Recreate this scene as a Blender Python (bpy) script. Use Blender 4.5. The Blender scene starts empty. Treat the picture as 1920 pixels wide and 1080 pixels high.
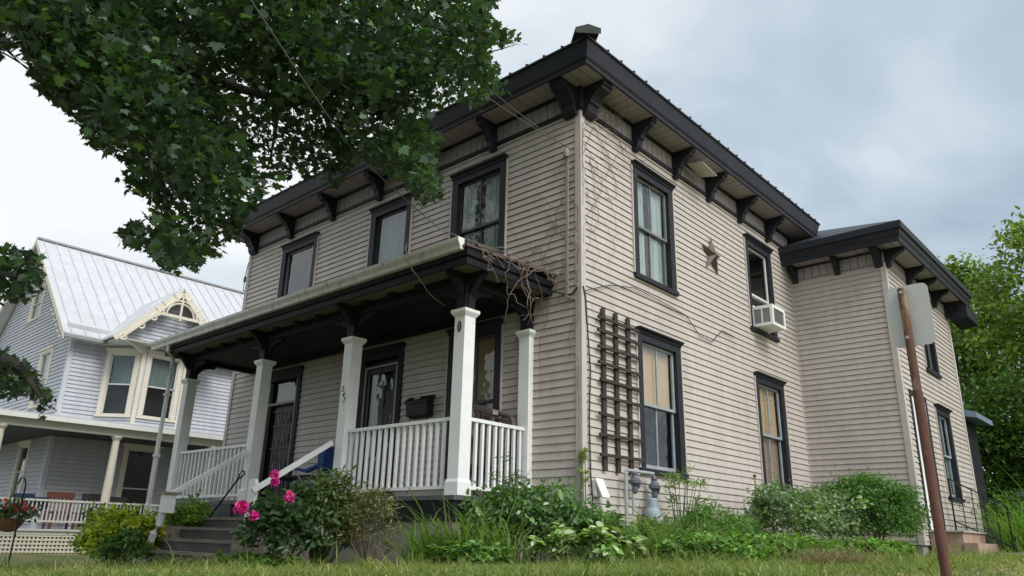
import bpy, math, random
import numpy as np
from mathutils import Vector
SC = bpy.context.scene
COL = SC.collection
rnd = random.Random(7)
npr = np.random.default_rng(11)
V = Vector

# ------------------------------------------------------------------ materials
def nt(name):
    m = bpy.data.materials.new(name); m.use_nodes = True
    n = m.node_tree.nodes; n.clear()
    out = n.new('ShaderNodeOutputMaterial')
    return m, n, m.node_tree.links, out

def mat(name, col, rough=.6, var=.12, scale=6., metal=0., col2=None, thr=(.45, .7), scale2=1.2, stretch=(1, 1, 1), bump=0., bscale=40., spec=.5, streak=0.):
    """Principled surface with fine tonal variation and optional second (dirt / wear) colour in patches."""
    m, n, l, out = nt(name)
    p = n.new('ShaderNodeBsdfPrincipled'); l.new(p.outputs[0], out.inputs[0])
    p.inputs['Roughness'].default_value = rough; p.inputs['Metallic'].default_value = metal
    p.inputs['Specular IOR Level'].default_value = spec
    tc = n.new('ShaderNodeTexCoord'); mp = n.new('ShaderNodeMapping'); mp.inputs['Scale'].default_value = stretch
    l.new(tc.outputs['Object'], mp.inputs[0])
    nz = n.new('ShaderNodeTexNoise'); nz.inputs['Scale'].default_value = scale; nz.inputs['Detail'].default_value = 6
    l.new(mp.outputs[0], nz.inputs['Vector'])
    rp = n.new('ShaderNodeMapRange'); rp.inputs[1].default_value = .25; rp.inputs[2].default_value = .75
    rp.inputs[3].default_value = 1 - var; rp.inputs[4].default_value = 1 + var
    l.new(nz.outputs[0], rp.inputs[0])
    mul = n.new('ShaderNodeVectorMath'); mul.operation = 'SCALE'; mul.inputs[0].default_value = col[:3]
    l.new(rp.outputs[0], mul.inputs['Scale'])
    src = mul.outputs[0]
    if streak:
        ms = n.new('ShaderNodeMapping'); ms.inputs['Scale'].default_value = (3.2, 3.2, .16); l.new(tc.outputs['Object'], ms.inputs[0])
        ns = n.new('ShaderNodeTexNoise'); ns.inputs['Scale'].default_value = 2.0; ns.inputs['Detail'].default_value = 9; ns.inputs['Roughness'].default_value = .6; l.new(ms.outputs[0], ns.inputs['Vector'])
        rs = n.new('ShaderNodeMapRange'); rs.inputs[1].default_value = .3; rs.inputs[2].default_value = .7; rs.inputs[3].default_value = 1 - streak; rs.inputs[4].default_value = 1 + streak * .5; l.new(ns.outputs[0], rs.inputs[0])
        m2 = n.new('ShaderNodeVectorMath'); m2.operation = 'SCALE'; l.new(src, m2.inputs[0]); l.new(rs.outputs[0], m2.inputs['Scale']); src = m2.outputs[0]
    if col2:
        n2 = n.new('ShaderNodeTexNoise'); n2.inputs['Scale'].default_value = scale2; n2.inputs['Detail'].default_value = 8
        n2.inputs['Roughness'].default_value = .65
        l.new(mp.outputs[0], n2.inputs['Vector'])
        r2 = n.new('ShaderNodeMapRange'); r2.inputs[1].default_value = thr[0]; r2.inputs[2].default_value = thr[1]
        l.new(n2.outputs[0], r2.inputs[0])
        mx = n.new('ShaderNodeMix'); mx.data_type = 'RGBA'
        l.new(r2.outputs[0], mx.inputs[0]); l.new(src, mx.inputs[6]); mx.inputs[7].default_value = (*col2[:3], 1)
        src = mx.outputs[2]
    l.new(src, p.inputs['Base Color'])
    if bump:
        nb = n.new('ShaderNodeTexNoise'); nb.inputs['Scale'].default_value = bscale; nb.inputs['Detail'].default_value = 4
        l.new(mp.outputs[0], nb.inputs['Vector'])
        b = n.new('ShaderNodeBump'); b.inputs['Strength'].default_value = bump; b.inputs['Distance'].default_value = .01
        l.new(nb.outputs[0], b.inputs['Height']); l.new(b.outputs[0], p.inputs['Normal'])
    return m

def leafmat(name, trans=.35, rough=.5, spec=.4, tm=(1.6, 2.0, .55)):
    m, n, l, out = nt(name)
    at = n.new('ShaderNodeAttribute'); at.attribute_name = 'tint'
    p = n.new('ShaderNodeBsdfPrincipled'); p.inputs['Roughness'].default_value = rough
    p.inputs['Specular IOR Level'].default_value = spec
    t = n.new('ShaderNodeBsdfTranslucent')
    sc = n.new('ShaderNodeVectorMath'); sc.operation = 'MULTIPLY'; sc.inputs[1].default_value = tm
    l.new(at.outputs['Color'], p.inputs['Base Color']); l.new(at.outputs['Color'], sc.inputs[0]); l.new(sc.outputs[0], t.inputs[0])
    mx = n.new('ShaderNodeMixShader'); mx.inputs[0].default_value = trans
    l.new(p.outputs[0], mx.inputs[1]); l.new(t.outputs[0], mx.inputs[2]); l.new(mx.outputs[0], out.inputs[0])
    return m

def glassmat(name, tint=(.9, .93, .93), add=.06):
    m, n, l, out = nt(name)
    lw = n.new('ShaderNodeLayerWeight'); lw.inputs[0].default_value = .5
    pw = n.new('ShaderNodeMath'); pw.operation = 'POWER'; pw.inputs[1].default_value = 3.5; l.new(lw.outputs['Facing'], pw.inputs[0])
    ad = n.new('ShaderNodeMath'); ad.operation = 'MULTIPLY_ADD'; ad.inputs[1].default_value = .55; ad.inputs[2].default_value = add; l.new(pw.outputs[0], ad.inputs[0])
    tr = n.new('ShaderNodeBsdfTransparent'); tr.inputs[0].default_value = (*tint, 1)
    gl = n.new('ShaderNodeBsdfGlossy'); gl.inputs['Roughness'].default_value = .03
    tc = n.new('ShaderNodeTexCoord'); nb = n.new('ShaderNodeTexNoise'); nb.inputs['Scale'].default_value = 2.2
    l.new(tc.outputs['Object'], nb.inputs['Vector'])
    b = n.new('ShaderNodeBump'); b.inputs['Strength'].default_value = .3; b.inputs['Distance'].default_value = .05
    l.new(nb.outputs[0], b.inputs['Height']); l.new(b.outputs[0], gl.inputs['Normal'])
    mx = n.new('ShaderNodeMixShader'); l.new(ad.outputs[0], mx.inputs[0]); l.new(tr.outputs[0], mx.inputs[1]); l.new(gl.outputs[0], mx.inputs[2])
    l.new(mx.outputs[0], out.inputs[0])
    return m

M = {}
M['siding'] = mat('beige_vinyl', (.495, .45, .412), .5, .06, 9, col2=(.37, .33, .29), thr=(.46, .84), scale2=1.1, stretch=(1, 1, .5), streak=.08)
M['siding_trim'] = mat('beige_vinyl_trim', (.50, .455, .42), .5, .05, 5, col2=(.38, .36, .30), thr=(.55, .9), scale2=2.5)
M['soffit'] = mat('beige_soffit', (.345, .305, .33), .6, .06, 5, col2=(.24, .215, .20), thr=(.55, .9))
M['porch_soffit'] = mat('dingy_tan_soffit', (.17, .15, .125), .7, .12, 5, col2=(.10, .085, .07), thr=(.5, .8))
M['black'] = mat('black_paint', (.015, .0165, .024), .55, .25, 8, col2=(.032, .034, .042), thr=(.55, .85), scale2=3, bump=.12, spec=.3)
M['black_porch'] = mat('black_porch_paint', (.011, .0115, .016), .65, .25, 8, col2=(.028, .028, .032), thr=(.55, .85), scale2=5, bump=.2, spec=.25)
M['roof_dark'] = mat('dark_metal_roof', (.024, .027, .034), .5, .15, 3, spec=.3)
M['roof_edge'] = mat('rusty_brown_roof_edge', (.10, .065, .058), .6, .2, 6)
M['capmetal'] = mat('grey_green_ridge_metal', (.05, .058, .056), .75, .2, 4, spec=.15)
M['white'] = mat('white_paint', (.77, .79, .79), .5, .05, 5, col2=(.55, .545, .51), thr=(.6, .85), scale2=5, bump=.05)
M['white_flat'] = mat('white_plastic', (.76, .77, .76), .4, .04, 5, col2=(.55, .54, .5), thr=(.6, .9), scale2=4)
M['gutter'] = mat('dirty_white_gutter', (.69, .67, .66), .45, .06, 8, col2=(.32, .295, .27), thr=(.53, .72), scale2=9, stretch=(1, 1, .4))
M['gutter_grey'] = mat('grey_white_downspout', (.58, .60, .60), .45, .05, 6, col2=(.35, .35, .33), thr=(.55, .85), scale2=5)
M['sash_dark'] = mat('dark_sash', (.035, .04, .045), .5, .15, 6)
M['sash_blue'] = mat('blue_grey_sash', (.30, .34, .37), .55, .12, 8, col2=(.16, .18, .2), thr=(.5, .85), scale2=6)
M['sash_white'] = mat('white_sash', (.62, .64, .63), .45, .05, 6)
M['sash_grey'] = mat('grey_sash', (.17, .18, .18), .5, .1, 6)
M['blind'] = mat('tan_blind', (.66, .43, .245), .8, .05, 3, stretch=(1, 1, .3))
M['blind_dark'] = mat('brown_blind', (.40, .26, .18), .8, .08, 3, stretch=(1, 1, .3))
M['curtain'] = mat('pale_lace_curtain', (.46, .52, .49), .9, .16, 9, stretch=(4, 4, .5))
M['curtain_grey'] = mat('grey_curtain', (.30, .34, .34), .9, .2, 6, stretch=(3, 3, .4))
M['room'] = mat('dark_room', (.03, .032, .035), .9, .1, 2)
M['concrete'] = mat('foundation_concrete', (.30, .285, .265), .85, .1, 4, col2=(.18, .17, .155), thr=(.45, .75), scale2=2, bump=.3)
M['floor_lit_skirt'] = mat('grey_floor_lit_skirting', (.085, .087, .095), .7, .15, 5, col2=(.14, .14, .145), thr=(.5, .8), scale2=3)  # porch floor grey; on the left skirt, brighter light put into the paint colour
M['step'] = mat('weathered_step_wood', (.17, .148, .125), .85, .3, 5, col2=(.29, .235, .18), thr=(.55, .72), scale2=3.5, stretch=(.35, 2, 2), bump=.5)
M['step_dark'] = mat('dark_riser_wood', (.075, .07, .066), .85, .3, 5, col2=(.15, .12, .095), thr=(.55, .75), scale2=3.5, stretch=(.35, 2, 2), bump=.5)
M['brick'] = mat('reddish_stoop', (.34, .23, .165), .85, .15, 9, col2=(.4, .35, .3), thr=(.5, .8), scale2=4, bump=.4)
M['glass'] = glassmat('window_glass')
M['glass_dark'] = glassmat('dim_window_glass', (.8, .84, .84), .05)
M['door_dark'] = mat('black_door', (.008, .008, .010), .4, .15, 5, spec=.25)
M['grille'] = mat('pale_door_grille', (.22, .22, .22), .4, .08, 6, metal=.3)
M['iron'] = mat('black_iron', (.010, .010, .012), .5, .2, 10, spec=.25)
M['trellis'] = mat('dark_trellis_wood', (.030, .022, .018), .75, .3, 9, col2=(.055, .045, .038), thr=(.5, .8), scale2=6)
M['rust'] = mat('rusty_steel', (.13, .062, .042), .85, .35, 18, col2=(.27, .21, .12), thr=(.50, .60), scale2=17, stretch=(1, 1, .35), bump=.5)
M['rust_dark'] = mat('dark_rusty_sleeve', (.11, .047, .034), .85, .35, 16, col2=(.25, .11, .065), thr=(.56, .7), scale2=13, stretch=(1, 1, .4), bump=.5)
M['rustwire'] = mat('rusty_rod', (.12, .06, .045), .85, .25, 20)
M['signback'] = mat('bare_aluminium_sign_back', (.50, .50, .48), .55, .08, 3, metal=.1, col2=(.41, .39, .36), thr=(.5, .8), scale2=3)
M['star'] = mat('rusty_star_metal', (.12, .078, .066), .6, .2, 7, metal=.2, col2=(.09, .05, .045), thr=(.45, .75), scale2=6)
M['vine'] = mat('dry_vine_bark', (.20, .155, .13), .9, .2, 20)
M['redvine'] = mat('reddish_dry_vine', (.27, .19, .16), .9, .2, 20)
M['cable'] = mat('black_cable', (.02, .02, .02), .6, .1, 10)
M['wire_grey'] = mat('weathered_wire', (.12, .12, .115), .6, .15, 10)
M['conduit'] = mat('grey_cable_sheath', (.26, .235, .22), .6, .15, 8)
M['meter'] = mat('blue_grey_meter', (.26, .33, .37), .5, .08, 8)
M['pipe'] = mat('grey_gas_pipe', (.33, .35, .36), .5, .12, 12)
M['regul'] = mat('dark_grey_regulator', (.09, .10, .14), .5, .35, 25)
M['brown'] = mat('brown_porch_furniture', (.10, .075, .06), .6, .2, 9, col2=(.055, .04, .033), thr=(.45, .7), scale2=6)
M['brown_light'] = mat('worn_brown_end_grain', (.26, .22, .19), .7, .2, 12)
M['blue'] = mat('blue_fabric', (.015, .062, .23), .8, .15, 8)
M['navy_cloth'] = mat('navy_cloth', (.012, .028, .075), .85, .2, 8)
M['bark'] = mat('tree_bark', (.034, .028, .024), .9, .3, 9, stretch=(1, 1, .25), bump=.8, bscale=22)
M['stem'] = mat('green_stem', (.09, .13, .05), .7, .15, 9)
M['leaf'] = leafmat('leaf_surface', .30, .42, .45)
M['leaf_thin'] = leafmat('thin_leaf_surface', .38, .55, .3, (1.35, 1.5, .8))
M['petal'] = leafmat('petal_surface', .35, .6, .2)
M['nb_siding'] = mat('lavender_grey_siding', (.46, .48, .525), .55, .06, 8, col2=(.38, .395, .43), thr=(.55, .85), scale2=1., streak=.12)
M['nb_corner'] = mat('pale_grey_corner_trim', (.50, .52, .56), .5, .04, 5)
M['nb_trim'] = mat('cream_trim', (.66, .62, .52), .55, .05, 6, col2=(.5, .46, .37), thr=(.58, .85), scale2=3)
M['nb_white'] = mat('pale_porch_paint', (.58, .575, .545), .55, .05, 6)
M['nb_roof'] = mat('silver_metal_roof', (.54, .56, .58), .5, .05, 3, metal=.1, col2=(.47, .485, .50), thr=(.5, .8), scale2=1., streak=.12)
M['nb_ridge'] = mat('grey_ridge_metal', (.27, .28, .29), .5, .08, 4)
M['nb_dark'] = mat('shade_darkened_soffit', (.035, .035, .038), .7, .1, 4)  # deep porch shade put into the ceiling colour
M['redwood'] = mat('red_brown_chair_wood', (.14, .045, .03), .6, .2, 8)
M['dark_obj'] = mat('dark_furniture', (.03, .028, .028), .6, .2, 8)
M['bin'] = mat('navy_bin_plastic', (.022, .03, .045), .5, .1, 5)
M['terracotta'] = mat('terracotta_basket', (.2, .09, .05), .85, .2, 9)
M['fence'] = mat('grey_brown_fence_wood', (.14, .11, .09), .85, .3, 5, stretch=(3, 3, .5))
M['pave'] = mat('concrete_path', (.40, .385, .35), .85, .1, 4, col2=(.3, .28, .25), thr=(.5, .8), scale2=2)
M['asphalt'] = mat('asphalt', (.05, .05, .052), .9, .2, 30, bump=.4, bscale=80)
M['blue_trim'] = mat('slate_blue_trim', (.16, .22, .29), .55, .1, 6)

def ground_mat():
    m, n, l, out = nt('lawn_soil')
    p = n.new('ShaderNodeBsdfPrincipled'); p.inputs['Roughness'].default_value = .95
    tc = n.new('ShaderNodeTexCoord')
    a = n.new('ShaderNodeTexNoise'); a.inputs['Scale'].default_value = .9; a.inputs['Detail'].default_value = 7
    b = n.new('ShaderNodeTexNoise'); b.inputs['Scale'].default_value = 22; b.inputs['Detail'].default_value = 5
    l.new(tc.outputs['Object'], a.inputs['Vector']); l.new(tc.outputs['Object'], b.inputs['Vector'])
    cr = n.new('ShaderNodeValToRGB'); e = cr.color_ramp.elements
    e[0].position = .36; e[0].color = (.09, .135, .03, 1); e[1].position = .62; e[1].color = (.26, .23, .105, 1)
    l.new(a.outputs[0], cr.inputs[0])
    mx = n.new('ShaderNodeMix'); mx.data_type = 'RGBA'; mx.blend_type = 'MULTIPLY'; mx.inputs[0].default_value = .8
    c2 = n.new('ShaderNodeValToRGB'); f = c2.color_ramp.elements
    f[0].position = .3; f[0].color = (.45, .45, .4, 1); f[1].position = .7; f[1].color = (1.25, 1.25, 1.1, 1)
    l.new(b.outputs[0], c2.inputs[0]); l.new(cr.outputs[0], mx.inputs[6]); l.new(c2.outputs[0], mx.inputs[7])
    l.new(mx.outputs[2], p.inputs['Base Color']); l.new(p.outputs[0], out.inputs[0])
    return m
M['ground'] = ground_mat()

# ------------------------------------------------------------------ geometry helpers
class F:
    """wall frame: u along the wall, n outwards, z up"""
    def __init__(s, o, u, n): s.o = V(o); s.u = V(u).normalized(); s.n = V(n).normalized(); s.z = V((0, 0, 1))
    def __call__(s, u, n, z): return s.o + s.u * u + s.n * n + s.z * z
WF = F((0, 0, 0), (1, 0, 0), (0, -1, 0))
def loc_off(parent):
    o = V((0, 0, 0))
    while parent is not None:
        o += V(parent.location); parent = parent.parent
    return o

class G:
    def __init__(s): s.v = []; s.f = []
    def add(s, vs, fs):
        k = len(s.v); s.v += [tuple(x) for x in vs]; s.f += [tuple(i + k for i in f) for f in fs]; return s
    def quad(s, a, b, c, d): return s.add([a, b, c, d], [(0, 1, 2, 3)])
    def poly(s, vs): return s.add(vs, [tuple(range(len(vs)))])
    def hexa(s, p):  # 8 points: bottom 4, top 4
        return s.add(p, [(3, 2, 1, 0), (4, 5, 6, 7), (0, 1, 5, 4), (1, 2, 6, 5), (2, 3, 7, 6), (3, 0, 4, 7)])
    def box(s, x0, x1, y0, y1, z0, z1):
        return s.hexa([(x0, y0, z0), (x1, y0, z0), (x1, y1, z0), (x0, y1, z0), (x0, y0, z1), (x1, y0, z1), (x1, y1, z1), (x0, y1, z1)])
    def fbox(s, f, u0, u1, n0, n1, z0, z1):
        return s.hexa([f(u0, n0, z0), f(u1, n0, z0), f(u1, n1, z0), f(u0, n1, z0), f(u0, n0, z1), f(u1, n0, z1), f(u1, n1, z1), f(u0, n1, z1)])
    def beam(s, a, b, w, h, up=(0, 0, 1)):
        a = V(a); b = V(b); d = (b - a).normalized(); u = V(up); r = d.cross(u)
        if r.length < 1e-4: r = d.cross(V((1, 0, 0)))
        r.normalize(); u = r.cross(d); r *= w / 2; u *= h / 2
        return s.hexa([a - r - u, a + r - u, a + r + u, a - r + u, b - r - u, b + r - u, b + r + u, b - r + u])
    def prism(s, pts, e):   # closed polygon (list of points) extruded by vector e
        n = len(pts); p = [V(x) for x in pts]; q = [x + V(e) for x in p]
        fs = [tuple(range(n))[::-1], tuple(range(n, 2 * n))]
        fs += [(i, (i + 1) % n, n + (i + 1) % n, n + i) for i in range(n)]
        return s.add(p + q, fs)
    def tube(s, pts, rad, k=6):
        pts = [V(p) for p in pts]; n = len(pts)
        if not isinstance(rad, (list, tuple)): rad = [rad] * n
        vs = []; ref = V((.31, .17, .93))
        for i, p in enumerate(pts):
            d = (pts[min(i + 1, n - 1)] - pts[max(i - 1, 0)])
            d = d.normalized() if d.length > 1e-9 else V((0, 0, 1))
            a = d.cross(ref)
            if a.length < .05: a = d.cross(V((1, 0, 0)))
            a.normalize(); b = d.cross(a)
            for j in range(k):
                t = 2 * math.pi * j / k
                vs.append(p + (a * math.cos(t) + b * math.sin(t)) * rad[i])
        fs = [(i * k + j, i * k + (j + 1) % k, (i + 1) * k + (j + 1) % k, (i + 1) * k + j) for i in range(n - 1) for j in range(k)]
        fs += [tuple(range(k))[::-1], tuple((n - 1) * k + j for j in range(k))]
        return s.add(vs, fs)
    def lathe(s, c, prof, k=14, axis=(0, 0, 1)):
        c = V(c); ax = V(axis).normalized(); a = ax.orthogonal().normalized(); b = ax.cross(a); vs = []
        for r, h in prof:
            for j in range(k):
                t = 2 * math.pi * j / k
                vs.append(c + ax * h + (a * math.cos(t) + b * math.sin(t)) * r)
        n = len(prof)
        fs = [(i * k + j, i * k + (j + 1) % k, (i + 1) * k + (j + 1) % k, (i + 1) * k + j) for i in range(n - 1) for j in range(k)]
        fs += [tuple(range(k))[::-1], tuple((n - 1) * k + j for j in range(k))]
        return s.add(vs, fs)
    def loft_rect(s, x0, x1, y0, y1, prof):   # closed profile [(offset, z)] swept round a rectangle with mitred corners
        m = len(prof); vs = []
        for sx, sy in ((1, -1), (1, 1), (-1, 1), (-1, -1)):
            for o, z in prof:
                vs.append(((x1 + o) if sx > 0 else (x0 - o), (y1 + o) if sy > 0 else (y0 - o), z))
        fs = []
        for c in range(4):
            d = (c + 1) % 4
            for i in range(m):
                j = (i + 1) % m
                fs.append((c * m + i, d * m + i, d * m + j, c * m + j))
        return s.add(vs, fs)
    def build(s, name, m, parent=None, smooth=False, **props):
        me = bpy.data.meshes.new(name)
        o = loc_off(parent)
        me.from_pydata([(x - o.x, y - o.y, z - o.z) for x, y, z in s.v], [], s.f)
        me.materials.append(m)
        if smooth:
            me.polygons.foreach_set('use_smooth', [True] * len(me.polygons))
        ob = bpy.data.objects.new(name, me); COL.objects.link(ob)
        if parent: ob.parent = parent
        for k, v in props.items(): ob[k] = v
        return ob

def thing(name, loc, label, cat, group=None):
    e = bpy.data.objects.new(name, None); COL.objects.link(e); e.location = loc
    e['label'] = label; e['category'] = cat
    if group: e['group'] = group
    return e
def tag(o, label, cat, group=None):
    o['label'] = label; o['category'] = cat
    if group: o['group'] = group
    return o

def tree_copy(root, loc, label=None):
    def cp(o, par):
        c = o.copy(); COL.objects.link(c)
        if par: c.parent = par
        for ch in o.children: cp(ch, c)
        return c
    kids = root
    c = cp(kids, None); c.location = loc
    if label: c['label'] = label
    return c

E_ = .1189       # siding exposure
ZREF = 5.877
def siding(g, f, u0, u1, z0, z1, holes=(), e=E_, zref=ZREF, d=.018, cap=None):
    """real lap siding: each course a sloping face with a lip and a dark groove beneath it; cap(z)->(u0,u1) clips gable ends"""
    k0 = math.floor((z0 - zref) / e + 1e-6); zb = zref + k0 * e
    while zb < z1 - 1e-4:
        a = max(zb, z0); b = min(zb + e, z1)
        cuts = sorted({a, b} | {h[k] for h in holes for k in (2, 3) if a + .004 < h[k] < b - .004})
        for lo, hi in zip(cuts[:-1], cuts[1:]):
            mid = (lo + hi) / 2
            ua, ub = (u0, u1) if cap is None else cap(mid)
            if ub - ua < .02: continue
            segs = [(ua, ub)]
            for h in holes:
                if h[2] < mid < h[3]:
                    ns = []
                    for p, q in segs:
                        if h[1] <= p or h[0] >= q: ns.append((p, q)); continue
                        if h[0] > p: ns.append((p, h[0]))
                        if h[1] < q: ns.append((h[1], q))
                    segs = ns
            jr = random.Random(int(zb * 1000) + int(u0 * 77)); js = []; uu = ua + jr.uniform(.3, 3.4)
            while uu < ub - .2: js.append(uu); uu += jr.uniform(2.4, 3.8)
            new = []
            for p, q in segs:
                bb = [p] + [j for j in js if p + .05 < j < q - .05] + [q]; new += [(bb[i], bb[i + 1], .0011 * ((i + sum(1 for j in js if j < p)) % 2)) for i in range(len(bb) - 1)]
            nl = d * (1 - (lo - zb) / e) + .002; nh = d * (1 - (hi - zb) / e) + .002
            gz = hi; nl0, nh0 = nl, nh
            for p, q, off in new:
                nl, nh = nl0 + off, nh0 + off; gz = hi
                if abs(hi - (zb + e)) < 1e-3:      # groove under the lip of the next course
                    gz = hi - .009
                    g.quad(f(p, nh, gz), f(q, nh, gz), f(q, -.014, gz), f(p, -.014, gz))
                    g.quad(f(p, -.014, gz), f(q, -.014, gz), f(q, -.014, hi), f(p, -.014, hi))
                g.quad(f(p, nl, lo), f(q, nl, lo), f(q, nh, gz), f(p, nh, gz))
                if abs(lo - zb) < 1e-3:
                    g.quad(f(p, -.014, lo), f(q, -.014, lo), f(q, nl, lo), f(p, nl, lo))
        zb += e
    return g

# ------------------------------------------------------------------ terrain height
def sstep(a, b, x):
    t = min(1, max(0, (x - a) / (b - a))); return t * t * (3 - 2 * t)
def GZ(x, y):
    z = -.655 + .041 * (max(x, -8.5) - 6.5) + .0035 * (min(y, 20) + 8.7) + .013 * max(min(y, 20) - 4, 0)
    if y > 14: z += .02 * (y - 14)
    s = math.hypot(max(x - 5.15, 0), max(-7.5 - y, 0))
    return z - 1.35 * sstep(0, 1.9, s) + .012 * math.sin(x * 2.1 + y) * math.sin(y * 1.7 - x * .6)

# ------------------------------------------------------------------ THE HOUSE
L, D, W, D2 = 10.45, 8.342, 2.113, 13.6
FR = F((0, 0, 0), (1, 0, 0), (0, -1, 0))            # front, u = x
SD = F((0, 0, 0), (0, 1, 0), (1, 0, 0))             # side, u = y
WFR = F((0, D, 0), (1, 0, 0), (0, -1, 0))           # wing front, u = x
WSD = F((W, 0, 0), (0, 1, 0), (1, 0, 0))            # wing side, u = y
LS = F((-L, 0, 0), (0, 1, 0), (-1, 0, 0))           # far left side, u = y
house = thing('house', (-4, 2, -.8), 'two-storey beige clapboard house with black trim, bracketed eaves and a white-posted front porch', 'house')

def window(f, u0, u1, z0, z1, upper='curtain', lower='curtain', sash='sash_dark', munt=True, mid=.5, inner=True, glass='glass', label=None, trim='black', chan='siding_trim', cap=True, par=None, jw=.15):
    par = par or house
    g = G()
    hd = .2
    g.fbox(f, u0, u0 + jw, -.12, .034, z0 + .08, z1 - hd); g.fbox(f, u1 - jw, u1, -.12, .034, z0 + .08, z1 - hd)
    g.fbox(f, u0, u1, -.12, .034, z1 - hd, z1 - .085)
    w = g.build('window', M[trim], par)
    if label: w['label'] = label
    if cap:
        g = G()
        g.prism([f(u0 - .015, .0, z1 - .085), f(u0 - .015, .05, z1 - .085), f(u0 - .015, .06, z1 - .05), f(u0 - .015, .115, z1 - .02), f(u0 - .015, .115, z1), f(u0 - .015, 0, z1)], f.u * (u1 - u0 + .03))
        g.build('head_cap', M[trim], w)
    g = G(); g.fbox(f, u0 - .02, u1 + .02, -.12, .07, z0, z0 + .08); g.build('sill', M[trim], w)
    for a, b in ((u0 - .03, u0 - .002), (u1 + .002, u1 + .03)): G().fbox(f, a, b, -.01, .042, z0 + .08, z1 - .09).build('siding_channel', M[chan], w)
    a, b, c, d = u0 + jw, u1 - jw, z0 + .08, z1 - hd
    zm = c + (d - c) * mid
    for nm, lo, hi, n in (('upper_sash', zm - .02, d, -.035), ('lower_sash', c, zm + .02, -.075)):
        g = G(); sw = .05
        g.fbox(f, a, a + sw, n - .035, n, lo, hi); g.fbox(f, b - sw, b, n - .035, n, lo, hi)
        g.fbox(f, a + sw, b - sw, n - .035, n, lo, lo + (.045 if nm[0] == 'u' else .08)); g.fbox(f, a + sw, b - sw, n - .035, n, hi - .045, hi)
        if munt: g.fbox(f, (a + b) / 2 - .014, (a + b) / 2 + .014, n - .03, n - .004, lo + .045, hi - .045)
        g.build(nm, M[sash], w)
        g = G(); g.fbox(f, a + sw - .004, b - sw + .004, n - .022, n - .017, lo + .03, hi - .03); g.build('pane', M[glass], w)
    # behind the glass
    def cloth(kind, lo, hi, n):
        if not kind: return
        if kind.startswith('blind'):
            g = G(); g.fbox(f, a + .02, b - .02, n - .01, n, lo, hi); g.build('blind', M[kind], w)
        else:
            g = G(); k = 44; gap = .5 + .12 * rnd.uniform(-1, 1); vs = []; fs = []
            for i in range(k + 1):
                t = i / k; uu = a + .01 + (b - a - .02) * t
                amp = .022 * math.sin(t * 43 + 2 * math.sin(t * 9)) + .014 * math.sin(t * 91)
                vs += [f(uu, n + amp, lo), f(uu, n + amp * .6, hi)]
                if i < k and not (kind.endswith('_part') and abs(t - gap) < .11): fs.append((2 * i, 2 * i + 2, 2 * i + 3, 2 * i + 1))
            g.add(vs, fs); g.build('curtain', M['curtain_grey' if 'grey' in kind else 'curtain'], w)
    cloth(upper, zm if upper != lower else c, d, -.125)
    if upper != lower: cloth(lower, c, zm, -.145)
    g = G()
    A, B, Cc, Dd = a - .1, b + .1, c - .1, d + .1
    g.quad(f(A, -.6, Cc), f(B, -.6, Cc), f(B, -.6, Dd), f(A, -.6, Dd))
    g.quad(f(A, -.12, Cc), f(A, -.6, Cc), f(A, -.6, Dd), f(A, -.12, Dd)); g.quad(f(B, -.12, Cc), f(B, -.6, Cc), f(B, -.6, Dd), f(B, -.12, Dd))
    g.quad(f(A, -.12, Dd), f(B, -.12, Dd), f(B, -.6, Dd), f(A, -.6, Dd)); g.quad(f(A, -.12, Cc), f(B, -.12, Cc), f(B, -.6, Cc), f(A, -.6, Cc))
    g.build('dark_interior', M['room'], w)
    return (u0 + .03, u1 - .03, z0 + .02, z1 - .03)

# side wall windows
hs = []
hs.append(window(SD, 1.47, 2.86, .44, 2.79, 'blind', None, 'sash_blue', label='black-trimmed window with a tan blind in its upper sash, beside the trellis'))
hs.append(window(SD, 5.86, 7.26, .44, 2.81, 'blind', 'blind_dark', 'sash_blue', label='black-trimmed window with tan and brown blinds over the sage shrub'))
hs.append(window(SD, 1.48, 2.84, 3.66, 5.85, 'curtain_part', 'curtain_part', 'sash_grey', label='upstairs side window with pale lace curtains'))
hs.append(window(SD, 5.88, 7.2, 3.7, 5.88, None, None, 'sash_white', munt=False, mid=.42, label='upstairs window holding the air conditioner'))
# front upper windows
hf = []
hf.append(window(FR, -2.98, -1.60, 3.66, 5.9, 'curtain_part', 'curtain_part', 'sash_dark', label='upper front window nearest the corner, with lace curtains'))
hf.append(window(FR, -5.45, -4.15, 3.66, 5.92, 'curtain_grey', 'curtain_grey', 'sash_dark', munt=False, mid=.2, label='middle upper front window with grey curtains'))
hf.append(window(FR, -8.86, -7.4, 3.66, 5.94, None, None, 'sash_grey', munt=False, mid=.2, label='far upper front window reflecting sky and leaves'))
# porch window
hf.append(window(FR, -2.86, -1.60, .35, 2.86, 'blind', 'blind_dark', 'sash_dark', label='porch window with a tan blind', glass='glass_dark'))
# wing windows
hw = []
hw.append(window(WSD, 10.75, 12.0, .48, 2.64, 'curtain_part', 'curtain_part', 'sash_blue', label='lower wing window behind the stoop railing'))
hw.append(window(WSD, 10.55, 11.7, 3.38, 5.35, None, None, 'sash_grey', label='upper wing window beside the street sign'))

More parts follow.
